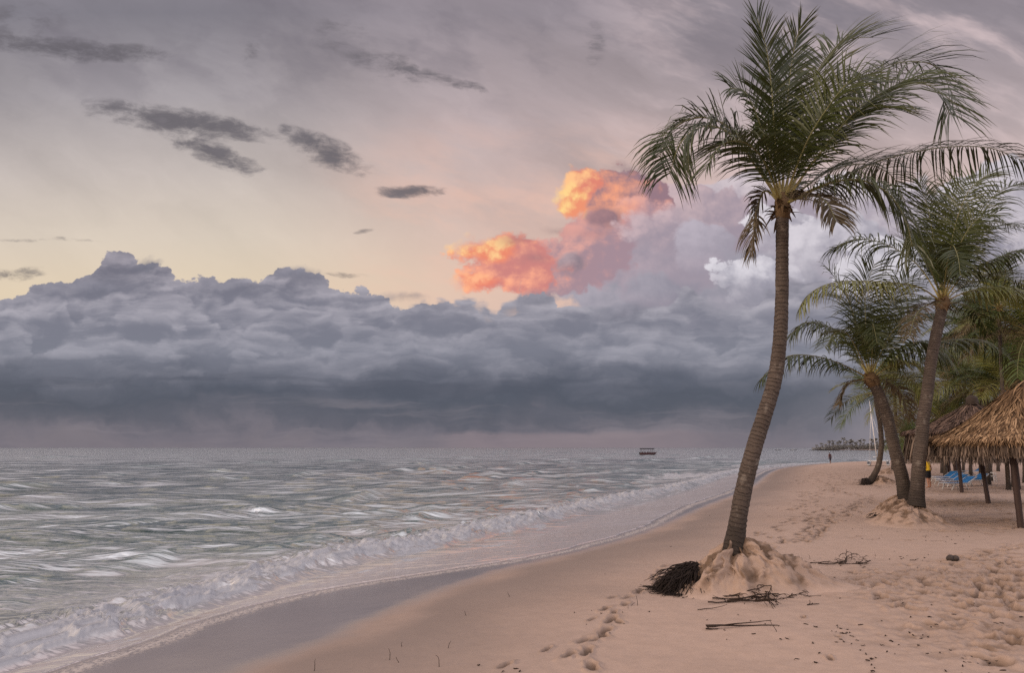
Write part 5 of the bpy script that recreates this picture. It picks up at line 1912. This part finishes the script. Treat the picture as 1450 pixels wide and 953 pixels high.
tour_boat()
for px, py, lab, rz in [(1098, 635.2, 'small open motor boat far out, left of the far pair, bow raised', .15), (1119.5, 635.0, 'small dark open boat far out, right of the far pair', -.1)]:
    p = at_z(px, 634 + 4.2, 0)
    root = empty('motor_boat', (p[0], p[1], -.2), lab, 'boat', None, rz)
    obj('hull', hull_bag(6.2, 1.9, .95, bow=.8, rise=.55).mesh('hull'), M_GREYB, root)
    b = Bag(); b.box((-.15, 0, 1.0), (.35, .4, .5), bev=.08); b.tube([(-.2, 0, .8), (-.2, 0, .1)], .08, 7); obj('outboard_motor', b.mesh('outboard_motor', False), M_CANOPY, root)
    b = Bag(); b.box((2.2, 0, .9), (.35, 1.6, .06), bev=.02); b.box((2.4, 0, 1.2), (.8, .7, .7), bev=.1); obj('console', b.mesh('console', False), M_WHITE, root)


def catamaran():
    Y = 88.0
    p = at_y(1244, 651, Y); g = ground(p[0], p[1])
    root = empty('beach_catamaran', (p[0], p[1], g), 'beached white sailing catamaran with a tall bare leaning mast', 'boat', rz=1.05)
    for sy in (-1, 1):
        o = obj('hull', hull_bag(4.9, .42, .55, bow=.35, rise=.25, thick=.02).mesh('hull'), M_WHITE, root)
        o.location = (-2.4, sy * 1.05, 0.02)
    b = Bag(); b.box((.1, 0, .58), (2.1, 2.0, .04), bev=.01); obj('trampoline', b.mesh('trampoline', False), M_CANOPY, root)
    for x in (-.95, 1.15):
        b = Bag(); b.tube([(x, -1.1, .56), (x, 1.1, .56)], .05, 8); obj('crossbeam', b.mesh('crossbeam'), M_MAST, root)
    inv = np.array(root.location)
    a = at_y(1241, 641, Y) - inv; t = at_y(1231, 567, Y) - inv
    c, s = math.cos(-1.05), math.sin(-1.05)
    Rz = np.array([[c, -s, 0], [s, c, 0], [0, 0, 1]])
    a[2] = .58
    b = Bag(); b.tube([Rz @ a, Rz @ ((a + t) / 2), Rz @ t], [.06, .055, .035], 10); obj('mast', b.mesh('mast'), M_MAST, root)
    b = Bag(); b.tube([Rz @ (a + np.array([0, 0, .5])), Rz @ (a + np.array([0, 0, .5])) + np.array([-2.3, .3, .0])], .05, 8); obj('boom', b.mesh('boom'), M_MAST, root)
    for q in ((2.2, 1.0, .6), (-.9, 1.05, .6), (-.9, -1.05, .6)):
        b = Bag(); b.tube([Rz @ (a + (t - a) * .8), q], .012, 4); obj('stay', b.mesh('stay'), M_MAST, root)


catamaran()


# ---------------------------------------------------------------- the far headland and its palms
def far_palm_mesh(seed):
    rg = np.random.default_rng(seed)
    b = Bag(); H = rg.uniform(7.5, 11.5); lean = rg.normal(0, 1.0)
    s = np.linspace(0, 1, 8)
    b.tube(np.stack([lean * s ** 2, s * 0, H * s], 1), .24 - .08 * s, 6, 1)
    top = np.array([lean, 0, H])
    for k in range(15):
        a = k * 2.399; el = rg.uniform(-.3, 1.2); L = rg.uniform(2.6, 3.6)
        o = np.array([math.cos(a), math.sin(a), 0]); sd = np.array([-math.sin(a), math.cos(a), 0])
        p = top.copy(); d = o * math.cos(el) + np.array([0, 0, math.sin(el)]); pts = [p]
        for q in range(5):
            p = p + d * L / 5; pts.append(p); d = d + np.array([0, 0, -.34]); d /= np.linalg.norm(d)
        for sg in (-1, 1):
            v = np.array([[q_, q_ + sd * sg * w + np.array([0, 0, -w * .7])] for q_, w in zip(pts, (.25, .6, .75, .7, .5, .1))]).reshape(-1, 3)
            b.add(v, np.array([[2 * i, 2 * i + 1, 2 * i + 3, 2 * i + 2] for i in range(5)]), None, 0)
    b.at.pop('round', None); b.at.pop('along', None)
    return b.mesh('palm_tree')


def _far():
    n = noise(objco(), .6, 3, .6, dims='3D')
    return principled(mix(n, (0.085, 0.088, 0.088), (0.125, 0.122, 0.118)), .8)  # distance haze put into the leaf colour: green paled to grey


M_FAR_HAZED = material('far_foliage_hazed', _far)
FARM = [far_palm_mesh(700 + k) for k in range(6)]
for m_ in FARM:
    m_.materials.append(M_FAR_HAZED); m_.materials.append(M_BARK)
rgf = np.random.default_rng(5)
for k in range(64):
    px = 1152 + 170 * (k / 63) + rgf.normal(0, 1.5)
    Y = 768 + 40 * rgf.random() + max(0, px - 1200) * -.3
    x = (px - 725) / F_PX * Y * 1.0
    o = obj('palm_tree', FARM[k % 6], (), None, 'small palm tinted grey for haze on the far headland, crown merging into the tree line', 'palm tree', 'palms along the far headland')
    o.location = (x, Y, ground(x, Y) - .2); o.rotation_euler = (0, 0, rgf.uniform(0, 6.28))
    sc = rgf.uniform(.75, 1.15) * (.8 if px < 1165 else 1.0); o.scale = (sc, sc, sc)


def scrub_mesh(pts, n, size, seed, leafw=.5):
    """dense low growth: leaf clumps through a volume"""
    rg = np.random.default_rng(seed)
    pts = np.asarray(pts)
    c = pts[rg.integers(0, len(pts), n)] + rg.normal(0, 1, (n, 3)) * size
    d = nrm(rg.normal(0, 1, (n, 3))); e = nrm(np.cross(d, rg.normal(0, 1, (n, 3))))
    L = rg.uniform(.6, 1.4, (n, 1)) * leafw
    v = np.stack([c - d * L, c - e * L * .35, c + d * L, c + e * L * .35], 1).reshape(-1, 3)
    f = np.arange(n * 4).reshape(n, 4)
    return mesh_from('scrub', v, f, False)


_pts = []
for k in range(220):
    px = 1152 + 190 * rgf.random(); Y = 772 + 40 * rgf.random(); x = (px - 725) / F_PX * Y
    hh = (2.2 if px < 1170 else 4.5) * rgf.random()
    _pts.append((x, Y, ground(x, Y) + hh))
obj('headland_scrub', scrub_mesh(_pts, 9000, (3.0, 3.0, .8), 3, 1.0), M_FAR_HAZED, None, 'low scrub and trees tinted grey for haze covering the far headland', 'scrub', None, 'stuff')


# ---------------------------------------------------------------- shrubs between the shelters and the grove
def shrub(px, py, Y, w, h, seed, label, mat):
    Y = Y * 1.8; w *= 1.8; h *= 1.7
    p = at_y(px, py, Y); g = ground(p[0], p[1])
    rg = np.random.default_rng(seed)
    root = empty('shrub', (p[0], p[1], g), label, 'shrub', 'leafy shrubs behind the shelters')
    b = Bag()
    tips = []
    for k in range(9):
        a = rg.uniform(0, 6.28); r = rg.uniform(.2, .75) * w
        t = np.array([math.cos(a) * r, math.sin(a) * r, rg.uniform(.45, .95) * h])
        b.tube([(0, 0, -.1), t * np.array([.3, .3, .5]), t], [.06, .04, .015], 6); tips += [t, t * .75, t * np.array([.9, .9, .55])]
    b.at.pop('round', None); b.at.pop('along', None)
    obj('stems', b.mesh('stems'), M_TWIG, root)
    obj('foliage', scrub_mesh(tips, 4200, (w * .26, w * .26, h * .16), seed, .26), mat, root)


shrub(1306, 655, 70, 2.6, 3.2, 1, 'brownish shrub left of the tall palm trunk, behind the roofs', M_LEAF_Y)
shrub(1330, 655, 58, 2.8, 3.6, 2, 'dark green shrub under the yellowing palm behind the second roof', M_LEAF)
shrub(1372, 655, 60, 3.2, 4.4, 3, 'tall dark shrub behind the knobbed roof', M_LEAF)
shrub(1408, 655, 58, 3.2, 4.6, 4, 'dense shrub between the knobbed roof and the tan roof', M_LEAF)
shrub(1445, 655, 60, 3.4, 5.0, 5, 'large shrub at the right edge behind the tan roof', M_LEAF)
shrub(1350, 655, 75, 3.5, 5.2, 6, 'olive shrub deep in the grove beside the tall palm trunk', M_LEAF_Y)
